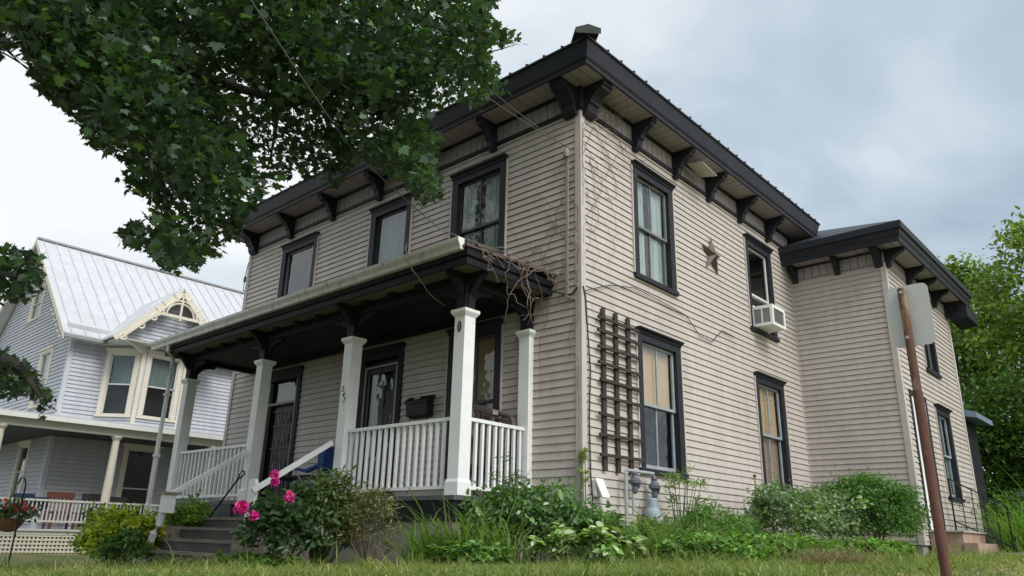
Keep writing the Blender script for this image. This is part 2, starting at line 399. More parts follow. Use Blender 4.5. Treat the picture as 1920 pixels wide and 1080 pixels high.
def door(f, u0, u1, z0, z1, name, label):
    jw = .13
    g = G()
    g.fbox(f, u0, u0 + jw, -.12, .04, z0, z1 - .22); g.fbox(f, u1 - jw, u1, -.12, .04, z0, z1 - .22); g.fbox(f, u0, u1, -.12, .04, z1 - .22, z1 - .08)
    d = g.build(name, M['black_porch'], house, label=label)
    g = G(); g.prism([f(u0 - .03, 0, z1 - .08), f(u0 - .03, .06, z1 - .08), f(u0 - .03, .11, z1 - .02), f(u0 - .03, .11, z1), f(u0 - .03, 0, z1)], f.u * (u1 - u0 + .06))
    g.build('head_cap', M['black_porch'], d)
    return d, (u0 + .03, u1 - .03, z0 - .1, z1 - .03)
PF = -.045      # porch floor level
# storm door
d1, h = door(FR, -5.34, -4.08, PF, 2.84, 'front_door', 'black door behind a pale-edged storm door'); hf.append(h)
g = G(); g.fbox(FR, -5.21, -4.21, -.115, -.10, PF, 2.64); g.build('door_leaf', M['door_dark'], d1)
g = G()
for a, b in ((-5.205, -5.165), (-4.255, -4.215)): g.fbox(FR, a, b, -.06, .03, PF, 2.5)
g.fbox(FR, -5.165, -4.255, -.06, .03, 2.46, 2.5); g.build('storm_door_edge', M['grille'], d1)
g = G()
for a, b, c, d in ((-5.16, -5.06, PF, 2.45), (-4.36, -4.26, PF, 2.45), (-5.06, -4.36, 2.35, 2.45), (-5.06, -4.36, 1.2, 1.32), (-5.06, -4.36, PF, .45)): g.fbox(FR, a, b, -.05, .0, c, d)
g.build('storm_door', M['door_dark'], d1)
g = G(); g.fbox(FR, -5.07, -4.35, -.03, -.025, .4, 2.4); g.build('pane', M['glass_dark'], d1)
g = G(); g.fbox(FR, -5.05, -4.72, -.09, -.085, 1.34, 2.36); g.build('door_curtain', M['curtain_grey'], d1)
g = G(); g.fbox(FR, -4.34, -4.30, 0, .05, 1.02, 1.28); g.build('handle', M['iron'], d1)
# grille door
d2, h = door(FR, -8.86, -7.42, PF, 2.84, 'front_door', 'tall black door with an ornate pale grille and a transom'); hf.append(h)
g = G(); g.fbox(FR, -8.73, -7.55, -.115, -.10, PF, 2.64); g.build('door_leaf', M['door_dark'], d2)
g = G()
for a, b in ((-8.72, -8.66), (-7.62, -7.56)): g.fbox(FR, a, b, -.06, .02, PF, 2.6)
g.fbox(FR, -8.66, -7.62, -.06, .02, 2.08, 2.13); g.build('storm_door_edge', M['sash_grey'], d2)
g = G(); g.fbox(FR, -8.66, -7.62, -.08, -.075, 2.13, 2.6); g.build('transom_pane', M['glass_dark'], d2)
g = G()
for uu in (-8.35, -8.05, -7.8): g.tube([FR(uu, -.03, .1), FR(uu, -.03, 2.02)], .009, 5)
for z in (.2, 1.15, 1.62, 1.95): g.tube([FR(-8.5, -.03, z), FR(-7.68, -.03, z)], .009, 5)
for uu in (-8.2, -7.92):
    for zc in (.45, .75, 1.35, 1.78):
        for sgn in (-1, 1):
            g.tube([FR(uu + sgn * .06 * math.sin(t * 2.2), -.03, zc + (t - .5) * .26) for t in [i / 8 for i in range(9)]], [.008 + .012 * math.sin(math.pi * i / 8) for i in range(9)], 5)
g.build('door_grille', M['grille'], d2)
# wing side door (white)
g = G(); g.fbox(WSD, 8.78, 8.9, -.1, .03, -.2, 2.55); g.fbox(WSD, 9.95, 10.07, -.1, .03, -.2, 2.55); g.fbox(WSD, 8.78, 10.07, -.1, .03, 2.55, 2.68)
dw = g.build('side_door', M['black'], house, label='white side door at the brick stoop')
g = G(); g.fbox(WSD, 8.9, 9.95, -.03, .02, -.2, 2.55); g.build('door_leaf', M['white'], dw)
g = G(); g.fbox(WSD, 9.05, 9.8, .02, .03, 1.2, 2.3); g.fbox(WSD, 9.05, 9.8, .02, .03, .05, .95); g.build('door_panel', M['white_flat'], dw)
hw.append((8.8, 10.05, -.5, 2.66))

# walls
g = G(); siding(g, FR, -L, 0, -.12, 6.2, hf); g.build('front_wall', M['siding'], house)
g = G(); siding(g, SD, 0, D, -.5, 6.2, hs); g.build('side_wall', M['siding'], house)
g = G(); siding(g, WFR, 0, W, -.5, 5.42); g.build('wing_front_wall', M['siding'], house)
g = G(); siding(g, WSD, D, D2, -.5, 5.42, hw); g.build('wing_side_wall', M['siding'], house)
g = G(); siding(g, LS, 0, D, -.6, 6.2); g.build('far_side_wall', M['siding'], house)
g = G(); g.box(-L + .05, -.05, D2 - .1, D2 - .02, -.6, 6.2); g.box(.0, W - .05, D2 - .05, D2 + .0, -.6, 5.42); g.build('rear_wall', M['siding_trim'], house)
g = G(); g.box(-L + .03, -.03, .08, D + 5, 6.19, 6.21); g.box(-.02, W - .03, D + .03, D2, 5.44, 5.46); g.build('attic_floor', M['room'], house)
# foundation
g = G(); g.box(-L + .04, -.04, .04, D2 - .1, -1.6, -.13); g.box(-.04, W - .04, D + .04, D2 - .1, -1.6, -.5); g.box(-1.5, -.03, .03, D2 - .2, -1.6, -.5)
g.build('foundation', M['concrete'], house)
# corner boards
def cboard(x, y, sx, sy, z0, z1, nm='corner_board'):
    g = G(); t = .032; w = .085
    xa, xb = sorted((x + sx * t, x - sx * w)); ya, yb = sorted((y + sy * t, y + sy * (t - .03)))
    g.box(xa, xb, ya, yb, z0, z1)
    xa, xb = sorted((x + sx * t, x + sx * (t - .03))); ya, yb = sorted((y + sy * (t - .03), y - sy * w))
    g.box(xa, xb, ya, yb, z0, z1)
    g.build(nm, M['siding_trim'], house)
cboard(0, 0, 1, -1, -.5, 6.19); cboard(-L, 0, -1, -1, -.6, 6.19); cboard(W, D, 1, -1, -.5, 5.43); cboard(W, D2, 1, 1, -.5, 5.43)
g = G(); g.box(.0, .035, D - .035, D, -.5, 5.45); g.build('inner_corner_trim', M['siding_trim'], house)

# frieze panels (vertical boards) and black bands
def frieze(f, u0, u1, z0, z1):
    g = G(); n = max(1, round((u1 - u0) / .17)); w = (u1 - u0) / n
    for i in range(n): g.fbox(f, u0 + i * w + .008, u0 + (i + 1) * w - .008, -.02, .016, z0, z1)
    g.fbox(f, u0, u1, -.04, -.012, z0, z1)
    return g
frieze(FR, -L, 0, 6.22, 6.6).build('frieze', M['soffit'], house)
frieze(SD, 0, D, 6.22, 6.6).build('frieze', M['soffit'], house)
frieze(WFR, 0, W, 5.44, 5.74).build('frieze', M['soffit'], house)
frieze(WSD, D, D2, 5.44, 5.74).build('frieze', M['soffit'], house)
frieze(LS, 0, D, 6.22, 6.6).build('frieze', M['soffit'], house)
g = G(); g.loft_rect(-L, 0, 0, D, [(-.01, 6.17), (.05, 6.17), (.05, 6.235), (-.01, 6.235)])
g.build('lower_cornice_band', M['black'], house)
g = G(); g.loft_rect(-L, 0, 0, D, [(-.01, 6.55), (.045, 6.55), (.06, 6.603), (-.01, 6.603)]); g.build('upper_cornice_band', M['black'], house)
g = G(); g.loft_rect(-3, W, D, D2, [(-.01, 5.70), (.04, 5.70), (.05, 5.748), (-.01, 5.748)]); g.build('wing_cornice_band', M['black'], house)

# soffits (panel strips), fascia, roofs
def soffit_rect(x0, x1, y0, y1, o, z):
    g = G(); s = .19
    def strips(a, b, fn):
        n = max(1, round((b - a) / s)); w = (b - a) / n
        for i in range(n): fn(a + i * w + .007, a + (i + 1) * w - .007)
    strips(x0 - o, x1 + o, lambda a, b: g.box(a, b, y0 - o, y0 + .02, z, z + .02))
    strips(y0 + .02, y1 + o, lambda a, b: g.box(x1 - .02, x1 + o, a, b, z, z + .02))
    strips(y0 + .02, y1 + o, lambda a, b: g.box(x0 - o, x0 + .02, a, b, z, z + .02))
    g.loft_rect(x0, x1, y0, y1, [(-.03, z + .03), (o, z + .03), (o, z + .05), (-.03, z + .05)])
    return g
soffit_rect(-L, 0, 0, D, .5, 6.603).build('soffit', M['soffit'], house)
soffit_rect(-3, W, D, D2, .46, 5.75).build('wing_soffit', M['soffit'], house)
g = G(); g.loft_rect(-L, 0, 0, D, [(.49, 6.585), (.525, 6.585), (.53, 6.64), (.56, 6.69), (.61, 6.93), (.615, 6.965), (.49, 6.965)]); g.build('fascia', M['black'], house)
g = G(); g.loft_rect(-3, W, D, D2, [(.45, 5.70), (.49, 5.70), (.50, 5.80), (.53, 5.86), (.56, 6.03), (.56, 6.08), (.45, 6.08)]); g.build('wing_fascia', M['black'], house)
def hip(x0, x1, y0, y1, ze, tan, th=.03, rib=.38):
    g = G(); hy = (y1 - y0) / 2; hx = (x1 - x0) / 2; m = min(hx, hy); zr = ze + m * tan
    if hx >= hy: r0, r1 = V((x0 + m, y0 + m, zr)), V((x1 - m, y0 + m, zr))
    else: r0, r1 = V((x0 + m, y0 + m, zr)), V((x0 + m, y1 - m, zr))
    c = [V((x0, y0, ze)), V((x1, y0, ze)), V((x1, y1, ze)), V((x0, y1, ze))]; b = [p - V((0, 0, th)) for p in c]
    if hx >= hy: g.add(c + [r0, r1], [(0, 1, 5, 4), (1, 2, 5), (2, 3, 4, 5), (3, 0, 4)])
    else: g.add(c + [r0, r1], [(0, 1, 4), (1, 2, 5, 4), (2, 3, 5), (3, 0, 4, 5)])
    for i in range(4): g.quad(b[i], b[(i + 1) % 4], c[(i + 1) % 4], c[i])
    g.poly(b[::-1])
    rs = G()
    x = x0 + rib / 2
    while x < x1:
        t = min(x - x0, x1 - x, m); rs.beam((x, y0 - .01, ze + .012), (x, y0 + t, ze + t * tan + .012), .03, .026)
        x += rib
    y = y0 + rib / 2
    while y < y1:
        t = min(y - y0, y1 - y, m); rs.beam((x1 + .01, y, ze + .012), (x1 - t, y, ze + t * tan + .012), .03, .026); y += rib
    return g, rs, zr
g, rs, zr = hip(-L - .64, .64, -.64, D + .64, 6.99, .36)
ro = g.build('roof', M['roof_dark'], house); rs.build('roof_seam', M['roof_dark'], ro)
# folded metal cap along the hip
g = G(); a = V((.70, -.70, 7.02)); b = V((-3.6, 3.6, 7.02 + 4.3 * .36 + .04)); q = V((1, 1, 0)).normalized()
for s in (-1, 1):
    p = [a + V((0, 0, .09)), a + q * s * .20 + V((0, 0, .02)), b + q * s * .20 + V((0, 0, .02)), b + V((0, 0, .09))]
    g.prism(p, (0, 0, .012)) if s > 0 else g.prism(p[::-1], (0, 0, .012))
g.build('hip_cap', M['capmetal'], ro)
g = G(); g.poly([a + V((0, 0, .095)), a + q * .2 + V((0, 0, .03)), a + q * .2 - V((0, 0, .07)), a - q * .2 - V((0, 0, .07)), a - q * .2 + V((0, 0, .03))]); g.build('hip_cap_end', M['capmetal'], ro)
g, rs, zr = hip(-3.4, W + .59, D - .59, D2 + .59, 6.12, .49)
r2 = g.build('wing_roof', M['roof_dark'], house)
g = G(); g.loft_rect(-3, W, D, D2, [(.56, 5.97), (.585, 5.97), (.60, 6.1), (.56, 6.1)]); g.build('wing_gutter', M['roof_dark'], house)

# cornice brackets
def bracket(f, u, zt, zb, proj, w=.13, s=1.):
    h = zt - zb; P = lambda a, b: f(u - w / 2, a * proj, zb + b * h)
    pts = [P(0, 1), P(1, 1), P(1, .86), P(.93, .82), P(.9, .74), P(.78, .72), P(.66, .68), P(.55, .58), P(.46, .46), P(.44, .38), P(.36, .36), P(.33, .27), P(.29, .13), P(.2, .02), P(0, 0)]
    G().prism(pts, f.u * w).build('cornice_bracket', M['black'], house)
for u in (-1.93, -3.56, -5.2, -6.87, -8.55): bracket(FR, u, 6.6, 6.07, .46)
for u in (1.58, 2.98, 4.3, 5.7, 7.1): bracket(SD, u, 6.6, 6.07, .46)
for u in (-.15, -10.25): bracket(FR, u, 6.6, 6.08, .47, .26)
bracket(SD, .15, 6.6, 6.08, .47, .26); bracket(LS, .13, 6.6, 6.08, .47, .2)
G().box(-.22, .07, -.07, .22, 6.2, 6.6).build('corner_block', M['black'], house)
G().box(-L - .07, -L + .22, -.07, .22, 6.2, 6.6).build('corner_block', M['black'], house)
for u in (.14, 1.12): bracket(WFR, u, 5.75, 5.36, .3, .12)
bracket(WFR, 2.02, 5.75, 5.34, .42, .16); bracket(WSD, D + .1, 5.75, 5.34, .42, .16)
for u in (10.0, 11.05, 12.2, 13.45): bracket(WSD, u, 5.75, 5.32, .42, .13)
# return board and rear shed roof beyond the wing
G().prism([(W + .1, D2 - .1, 5.25), (W + .52, D2 - .1, 5.32), (W + .52, D2 - .1, 5.62), (W + .1, D2 - .1, 5.85)], (0, 1.2, 0)).build('rear_eave_return', M['black'], house)
G().prism([(W - 1, D2 + .05, 3.25), (W + .30, D2 + .05, 2.82), (W + .30, D2 + .05, 2.68), (W - 1, D2 + .05, 2.9)], (0, 1.9, 0)).build('rear_porch_roof', M['blue_trim'], house)
g = G(); g.box(W - .1, W + .02, D2 + .03, D2 + .12, 2.9, 5.3); g.build('rear_corner_post', M['white'], house)
G().box(W - 1.2, W - .1, D2 + .05, D2 + 1.8, -.6, 2.75).build('rear_porch_wall', M['black'], house)
# loose soffit panel hanging from the eave
g = G()
for i in range(3): g.prism([(.12 + .12 * i, 3.30, 6.50 - .03 * i), (.235 + .12 * i, 3.30, 6.475 - .03 * i), (.235 + .12 * i, 3.86, 6.40 - .03 * i), (.12 + .12 * i, 3.86, 6.42 - .03 * i)], (0, 0, .012))
g.build('loose_soffit_panel', M['siding_trim'], house)
g = G(); g.box(.08, .48, 3.12, 4.2, 6.61, 6.632); g.build('soffit_gap_shade', M['room'], house)  # dark sheet standing for the shade inside the gap

# ------------------------------------------------------------------ PORCH
PX0, PX1, PY = -9.5, -1.0, -1.45
G().box(PX0 - .15, PX1 + .12, PY - .18, -.0, PF - .06, PF).build('porch_floor', M['floor_lit_skirt'], house)
g = G(); g.box(-3.72, PX1 + .10, PY - .16, PY - .12, -.37, PF - .06); g.box(PX1 + .06, PX1 + .10, PY - .12, 0, -.37, PF - .06); g.build('porch_skirt', M['black_porch'], house)
g = G(); g.box(PX0 - .12, -6.75, PY - .16, PY - .12, -.42, PF - .06); g.box(-6.75, -3.72, PY - .10, PY - .06, -.42, PF - .06); g.box(PX0 - .12, PX0 - .08, PY - .12, 0, -.42, PF - .06); g.build('porch_skirt', M['floor_lit_skirt'], house, label='porch skirt in a lit copy of the right-hand skirt paint, left of and behind the steps')
G().box(-3.70, PX1 + .06, PY - .13, 0, -1.5, -.37).build('porch_foundation', M['concrete'], house); G().box(PX0 - .1, -6.75, PY - .13, 0, -1.6, -.42).build('porch_foundation', M['concrete'], house)
POSTS = [(-1.0, 'white square porch post at the corner with a black oval plaque'), (-3.66, 'white square porch post with dark house numerals'), (-6.47, None), (-9.52, None)]
def post(x, y, lab=None, hw=.105, ylo=None):
    y0 = y - hw if ylo is None else ylo
    y1 = y + hw if ylo is None else 0
    g = G(); g.box(x - hw, x + hw, y0, y1, PF, 2.5)
    p = g.build('porch_post', M['white'], house)
    if lab: p['label'] = lab
    e = lambda d: (x - hw - d, x + hw + d, y0 - d, y1 + (d if ylo is None else 0))
    g = G(); a = e(.022); g.box(*a, PF + .003, .13); b = e(.004)
    g.hexa([(a[0], a[2], .13), (a[1], a[2], .13), (a[1], a[3], .13), (a[0], a[3], .13), (b[0], b[2], .17), (b[1], b[2], .17), (b[1], b[3], .17), (b[0], b[3], .17)])
    g.build('post_base', M['white'], p)
    g = G(); a = e(.003); b = e(.045)
    g.hexa([(a[0], a[2], 2.44), (a[1], a[2], 2.44), (a[1], a[3], 2.44), (a[0], a[3], 2.44), (b[0], b[2], 2.50), (b[1], b[2], 2.50), (b[1], b[3], 2.50), (b[0], b[3], 2.50)])
    g.box(*b, 2.50, 2.545); g.build('post_cap', M['white'], p)
    # dark upper post with curved spandrel brackets
    k = hw - .01
    g = G(); g.box(x - k, x + k, y0 + .01, y1 - (.01 if ylo is None else 0), 2.545, 2.92)
    g.box(x - k - .02, x - k, y0 + .05, y1 - .05, 2.55, 2.9); g.box(x + k, x + k + .02, y0 + .05, y1 - .05, 2.55, 2.9)
    up = g.build('upper_post', M['black_porch'], house)
    return p, up
def spandrel(up, x, y, dx, dy, r=.42, t=.07):
    d = V((dx, dy, 0)); s = V((-dy, dx, 0)) * t; o = V((x, y, 0)) + d * .095 - s / 2; pts = [o + V((0, 0, 2.93)), o + d * (r + .04) + V((0, 0, 2.93)), o + d * (r + .04) + V((0, 0, 2.86))]
    for i in range(9):
        a = math.pi / 2 * i / 8
        pts.append(o + d * (r * (1 - math.sin(a))) + V((0, 0, 2.86 - .30 * (1 - math.cos(a)))))
    pts.append(o + V((0, 0, 2.55)))
    G().prism(pts, s).build('spandrel_bracket', M['black_porch'], up)
for x, lab in POSTS:
    p, up = post(x, PY, lab)
    if x < -1.5: spandrel(up, x, PY, 1, 0)
    if x > -9: spandrel(up, x, PY, -1, 0)
    if x > -1.5 or x < -9: spandrel(up, x, PY, 0, 1, .36)
    # outward scroll bracket carrying the eave
    f = F((x, PY - .1, 0), (1, 0, 0), (0, -1, 0)); w = .1
    P = lambda a, b: f(-w / 2, a, b)
    G().prism([P(0, 3.08), P(.28, 3.08), P(.28, 3.02), P(.2, 2.99), P(.15, 2.93), P(.1, 2.88), P(.05, 2.8), P(.0, 2.74)], f.u * w).build('eave_scroll', M['black_porch'], up)
    if x > -1.5:
        corner_post = p
        f = F((x + .1, PY, 0), (0, 1, 0), (1, 0, 0)); P = lambda a, b: f(-w / 2, a, b)
        G().prism([P(0, 3.08), P(.28, 3.08), P(.28, 3.02), P(.2, 2.99), P(.15, 2.93), P(.1, 2.88), P(.05, 2.8), P(.0, 2.74)], f.u * w).build('eave_scroll', M['black_porch'], up)
    elif x > -4: number_post = p
p, up = post(-1.03, -.06, 'white half post against the front wall', ylo=-.12); spandrel(up, -1.03, -.12 + .095, 0, -1, .34)
# oval plaque and house numerals
f = F((-1.0, PY - .105, 0), (1, 0, 0), (0, -1, 0))
pl = [(.033 * math.cos(t) * (1 if abs(math.sin(t)) < .6 else 1), .0, .085 * math.sin(t)) for t in [2 * math.pi * i / 20 for i in range(20)]]
g = G(); g.prism([f(.0 + a * 1.15, .002, 2.29 + (c if abs(c) < .06 else c * .98)) for a, b, c in pl], f.n * .008)
g.build('oval_plaque', M['black'], corner_post)
g = G(); g.fbox(f, -.007, .007, .0105, .013, 2.235, 2.345); g.build('plaque_stroke', M['pipe'], corner_post)
fx = -3.66
for i, ch in enumerate('247'):
    cu = bpy.data.curves.new('house_numeral', 'FONT'); cu.body = ch; cu.size = .125; cu.extrude = .003; cu.align_x = 'CENTER'; cu.shear = .2
    cu.materials.append(M['iron'])
    t_ = bpy.data.objects.new('tmp', cu); COL.objects.link(t_); bpy.context.view_layer.update()
    me_ = bpy.data.meshes.new_from_object(t_.evaluated_get(bpy.context.evaluated_depsgraph_get())); bpy.data.objects.remove(t_); bpy.data.curves.remove(cu)
    me_.materials.clear(); me_.materials.append(M['iron'])
    o = bpy.data.objects.new('house_numeral', me_); COL.objects.link(o); o.parent = number_post
    o.location = V((fx - .035 + .028 * i, PY - .109, 1.64 - .095 * i)) - loc_off(number_post); o.rotation_euler = (math.pi / 2, 0, 0)
# ceiling, beam, frieze, soffit, fascia, roof, gutter
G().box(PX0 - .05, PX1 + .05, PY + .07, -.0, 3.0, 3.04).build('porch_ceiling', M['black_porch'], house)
g = G(); g.loft_rect(PX0, PX1, PY, .0, [(-.075, 2.92), (.075, 2.92), (.075, 3.1), (-.075, 3.1)]); g.loft_rect(PX0, PX1, PY, .0, [(.075, 2.985), (.10, 2.985), (.10, 3.005), (.075, 3.005)])
g.build('porch_beam', M['black_porch'], house)
for i in range(13):
    x = PX0 + .2 + i * (PX1 - PX0 - .4) / 12
    if min(abs(x - q[0]) for q in POSTS) > .25: G().box(x - .06, x + .06, PY - .2, PY - .07, 3.015, 3.092).build('eave_block', M['black_porch'], house)
for y in (-.85, -.45): G().box(PX1 + .07, PX1 + .2, y - .06, y + .06, 3.015, 3.092).build('eave_block', M['black_porch'], house)
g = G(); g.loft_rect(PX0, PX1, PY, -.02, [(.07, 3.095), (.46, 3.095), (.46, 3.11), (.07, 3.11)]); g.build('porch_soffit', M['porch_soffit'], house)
g = G(); g.loft_rect(PX0, PX1, PY, -.5, [(.43, 3.05), (.465, 3.05), (.47, 3.13), (.44, 3.14), (.44, 3.16), (.475, 3.18), (.49, 3.27), (.43, 3.27)]); g.build('porch_fascia', M['black_porch'], house)
g = G(); g.prism([(PX1 + .52, -1.98, 3.275), (PX1 + .52, .02, 3.375), (PX1 + .52, .02, 3.41), (PX1 + .52, -1.98, 3.31)], (PX0 - PX1 - 1.04, 0, 0))
g.build('porch_roof', M['roof_edge'], house)
g = G(); y0 = -1.945
prof = [(y0, 3.24), (y0 - .075, 3.24), (y0 - .085, 3.30), (y0 - .12, 3.36), (y0 - .125, 3.41), (y0 - .115, 3.41), (y0 - .11, 3.365), (y0 - .075, 3.31), (y0 - .065, 3.25), (y0 - .01, 3.25), (y0 - .01, 3.41), (y0, 3.41)]
g.prism([(PX1 + .42, a, b) for a, b in prof], (PX0 - PX1 - 1.42, 0, 0)); g.build('porch_gutter', M['gutter'], house)
G().prism([(PX1 + .422, a, b) for a, b in prof[:5]] + [(PX1 + .422, y0, 3.41)], (.006, 0, 0)).build('gutter_end_cap', M['white_flat'], house)
g = G(); x = PX0 - .55
g.tube([(x + .4, -2.0, 3.25), (x + .4, -2.0, 3.12), (x + .28, -1.8, 2.98), (x + .16, -1.75, 2.85), (x + .14, -1.74, 2.6), (x + .11, -1.74, 1.2), (x + .12, -1.74, -.05)], .045, 8)
g.tube([(x + .12, -1.74, -.05), (x + .15, -1.78, -.1), (x + .17, -1.8, -.55), (x + .22, -1.84, -.6), (x + .24, -1.86, -1.2)], .042, 8)
for z in (2.2, .9): g.fbox(FR, x + .06, x + .19, 1.68, 1.80, z, z + .04)
g.build('downspout', M['gutter_grey'], house)
# railings
def railing(a, b, zt=1.0, zb=.07, n=14, sk=(1, 1), mt='white', lab=None, bw=.042):
    a = V(a); b = V(b); d = (b - a); ln = d.length; d.normalize()
    g = G(); g.beam((*a.xy, zt), (*b.xy, zt), .07, .05)
    r = g.build('railing', M[mt], house)
    if lab: r['label'] = lab
    G().beam((*a.xy, zb), (*b.xy, zb), .06, .045).build('bottom_rail', M[mt], r)
    for i in range(n):
        p = a + d * (ln * (i + .5) / n)
        G().beam((*p.xy, zb + .022), (*p.xy, zt - .025), bw, bw, up=d).build('baluster', M[mt], r)
railing((-1.0, PY + .105, 0), (-1.03, -.12, 0), n=9, lab='short white railing on the right end of the porch')
railing((-1.105, PY, 0), (-3.555, PY, 0), n=17, lab='white railing between the corner post and the numbered post')
railing((-6.575, PY, 0), (-9.415, PY, 0), zt=.97, n=18, lab='white railing left of the steps')
railing((PX0, PY + .105, 0), (PX0, -.02, 0), n=9, lab='white railing on the far end of the porch')
# steps
st = G(); ys = [-1.63, -1.9, -2.2, -2.5, -2.8]; zs = [-.2, -.345, -.515, -.70, -.885]
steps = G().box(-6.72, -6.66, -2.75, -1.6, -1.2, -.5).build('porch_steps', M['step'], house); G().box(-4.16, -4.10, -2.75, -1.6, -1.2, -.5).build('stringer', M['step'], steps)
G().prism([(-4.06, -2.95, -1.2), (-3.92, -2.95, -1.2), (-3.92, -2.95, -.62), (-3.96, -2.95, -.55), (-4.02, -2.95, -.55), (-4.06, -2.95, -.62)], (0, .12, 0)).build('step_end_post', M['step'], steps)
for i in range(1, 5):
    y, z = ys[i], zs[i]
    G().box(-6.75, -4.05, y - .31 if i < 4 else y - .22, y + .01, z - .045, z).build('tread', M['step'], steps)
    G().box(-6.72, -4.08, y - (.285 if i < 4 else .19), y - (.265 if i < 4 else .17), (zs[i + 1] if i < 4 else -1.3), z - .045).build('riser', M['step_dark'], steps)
for x, lab in ((-6.52, 'left stair handrail running down from the third post'), (-3.86, 'right stair handrail running down from the numbered post')):
    g = G(); g.beam((x, -1.55, .83), (x, -2.84, .0), .06, .075); h = g.build('handrail', M['white'], house, label=lab)
g = G(); x = -4.02
g.prism([(x - .1, -2.72, -.5), (x + .1, -2.72, -.5), (x + .1, -2.72, .12), (x + .06, -2.72, .18), (x - .06, -2.72, .18), (x - .1, -2.72, .12)], (0, -.05, 0))
g.build('newel_board', M['white_flat'], house, label='white round-shouldered board at the foot of the right handrail')
nwl = G().box(-6.61, -6.43, -2.95, -2.77, -.30, .0).build('newel_post', M['white'], house, label='white newel post with a tan wooden cap at the foot of the left handrail')
G().box(-6.67, -6.37, -3.0, -2.72, .0, .035).build('newel_cap', M['brown_light'], nwl)
g = G(); g.tube([(-6.56, -2.9, -.28), (-6.58, -2.92, -.5), (-6.66, -2.95, -.62), (-6.72, -2.97, -.85), (-6.80, -3.0, -1.2)], .062, 9); g.build('drain_pipe', M['gutter_grey'], house)
# house-mounted pipes
g = G()
for dx in (0, .035): g.tube([(-.25 + dx, -.05, 5.36), (-.25 + dx, -.05, 4.4), (-.255 + dx, -.05, 3.5), (-.25 + dx, -.05, 2.95), (-.1 + dx, -.055, 2.9)], .014, 6)
g.build('service_cable', M['conduit'], house)
g = G(); g.lathe((-.23, -.07, 5.35), [(.0, 0), (.05, .01), (.06, .07), (.05, .13), (.02, .17), (0, .175)], 12); g.build('weatherhead', M['conduit'], house)

# ------------------------------------------------------------------ NEIGHBOURING HOUSE
nb = thing('neighbour_house', (-22, 4, -1.2), 'lavender-grey gabled house with silver metal roof and wraparound porch across the side yard', 'house')
NX, NY, NY1, NRX, NFX = -18.8, -1.17, 13.0, -23.8, -28.8
NE, NZR = .125, 3.0
nS = F((NX, 0, 0), (0, 1, 0), (1, 0, 0)); nF = F((0, NY, 0), (1, 0, 0), (0, -1, 0))
GB = -.62     # porch floor
def nwin(f, u0, u1, z0, z1, name='window', glass='glass_dark', blind=None, label=None, door=False):
    g = G(); jw = .14
    g.fbox(f, u0, u0 + jw, -.08, .04, z0 + .07, z1 - .15); g.fbox(f, u1 - jw, u1, -.08, .04, z0 + .07, z1 - .15); g.fbox(f, u0, u1, -.08, .04, z1 - .15, z1 - .04)
    w = g.build(name, M['nb_trim'], nb)
    if label: w['label'] = label
    G().fbox(f, u0 - .05, u1 + .05, -.02, .09, z1 - .04, z1 + .03).build('head_cap', M['nb_trim'], w)
    G().fbox(f, u0 - .03, u1 + .03, -.08, .07, z0, z0 + .07).build('sill', M['nb_trim'], w)
    a, b, c, d = u0 + jw, u1 - jw, z0 + .07, z1 - .15; g = G(); m = (c + d) / 2
    for p, q, s, t in ((a, a + .04, c, d), (b - .04, b, c, d), (a, b, c, c + .04), (a, b, d - .04, d), (a, b, m - .02, m + .02)): g.fbox(f, p, q, -.05, -.0, s, t)
    g.build('sash', M['nb_white'], w)
    G().fbox(f, a + .03, b - .03, -.04, -.03, c + .03, d - .03).build('pane', M[glass], w)
    if blind: G().fbox(f, a + .03, b - .03, -.14, -.13, m, d).build('blind', M[blind], w)
    g = G(); A, B, Cc, Dd = a - .05, b + .05, c - .05, d + .05
    g.quad(f(A, -.4, Cc), f(B, -.4, Cc), f(B, -.4, Dd), f(A, -.4, Dd))
    g.quad(f(A, -.08, Cc), f(A, -.4, Cc), f(A, -.4, Dd), f(A, -.08, Dd)); g.quad(f(B, -.08, Cc), f(B, -.4, Cc), f(B, -.4, Dd), f(B, -.08, Dd))
    g.quad(f(A, -.08, Dd), f(B, -.08, Dd), f(B, -.4, Dd), f(A, -.4, Dd)); g.quad(f(A, -.08, Cc), f(B, -.08, Cc), f(B, -.4, Cc), f(A, -.4, Cc))
    g.build('dark_interior', M['room'], w)
    return (u0 + .03, u1 - .03, z0 + .02, z1 - .05)
h1 = [nwin(nS, .95, 2.1, GB, 2.0, 'porch_door', label='cream-framed glazed porch door')]
h2 = [nwin(nF, -21.55, -20.45, .2, 1.98, label='porch window on the street side'), nwin(nF, -21.5, -20.3, 3.05, 5.0, blind='nb_trim', label='upper street window with a white blind'), nwin(nF, -24.0, -22.7, 6.35, 7.75, label='small attic window in the gable')]
bA = F((NX, -.18, 0), (.9, .88, 0), (.88, -.9, 0)); bB = F((-17.9, 0, 0), (0, 1, 0), (1, 0, 0)); bC = F((-17.9, 2.08, 0), (-.9, .88, 0), (.88, .9, 0))
hA = [nwin(bA, .12, 1.16, 2.72, 4.86, blind='curtain_grey', label='bay window on the angled near face')]
hB = [nwin(bB, .80, 1.98, 2.72, 4.86, blind='curtain_grey', label='bay window on the middle face')]
hC = [nwin(bC, .12, 1.16, 2.72, 4.86, label='bay window on the far angled face')]
ks = dict(e=NE, zref=NZR, d=.026)
g = G(); siding(g, nS, NY, -.18, GB, 5.05, h1, **ks); siding(g, nS, -.18, 2.96, GB, 2.3, h1, **ks); siding(g, nS, 2.96, NY1, GB, 5.05, h1, **ks)
g.build('side_wall', M['nb_siding'], nb)
gab = lambda z: (NFX, NX) if z < 5.0 else (NFX + (z - 5.0) / .87, NX - (z - 5.0) / .87)
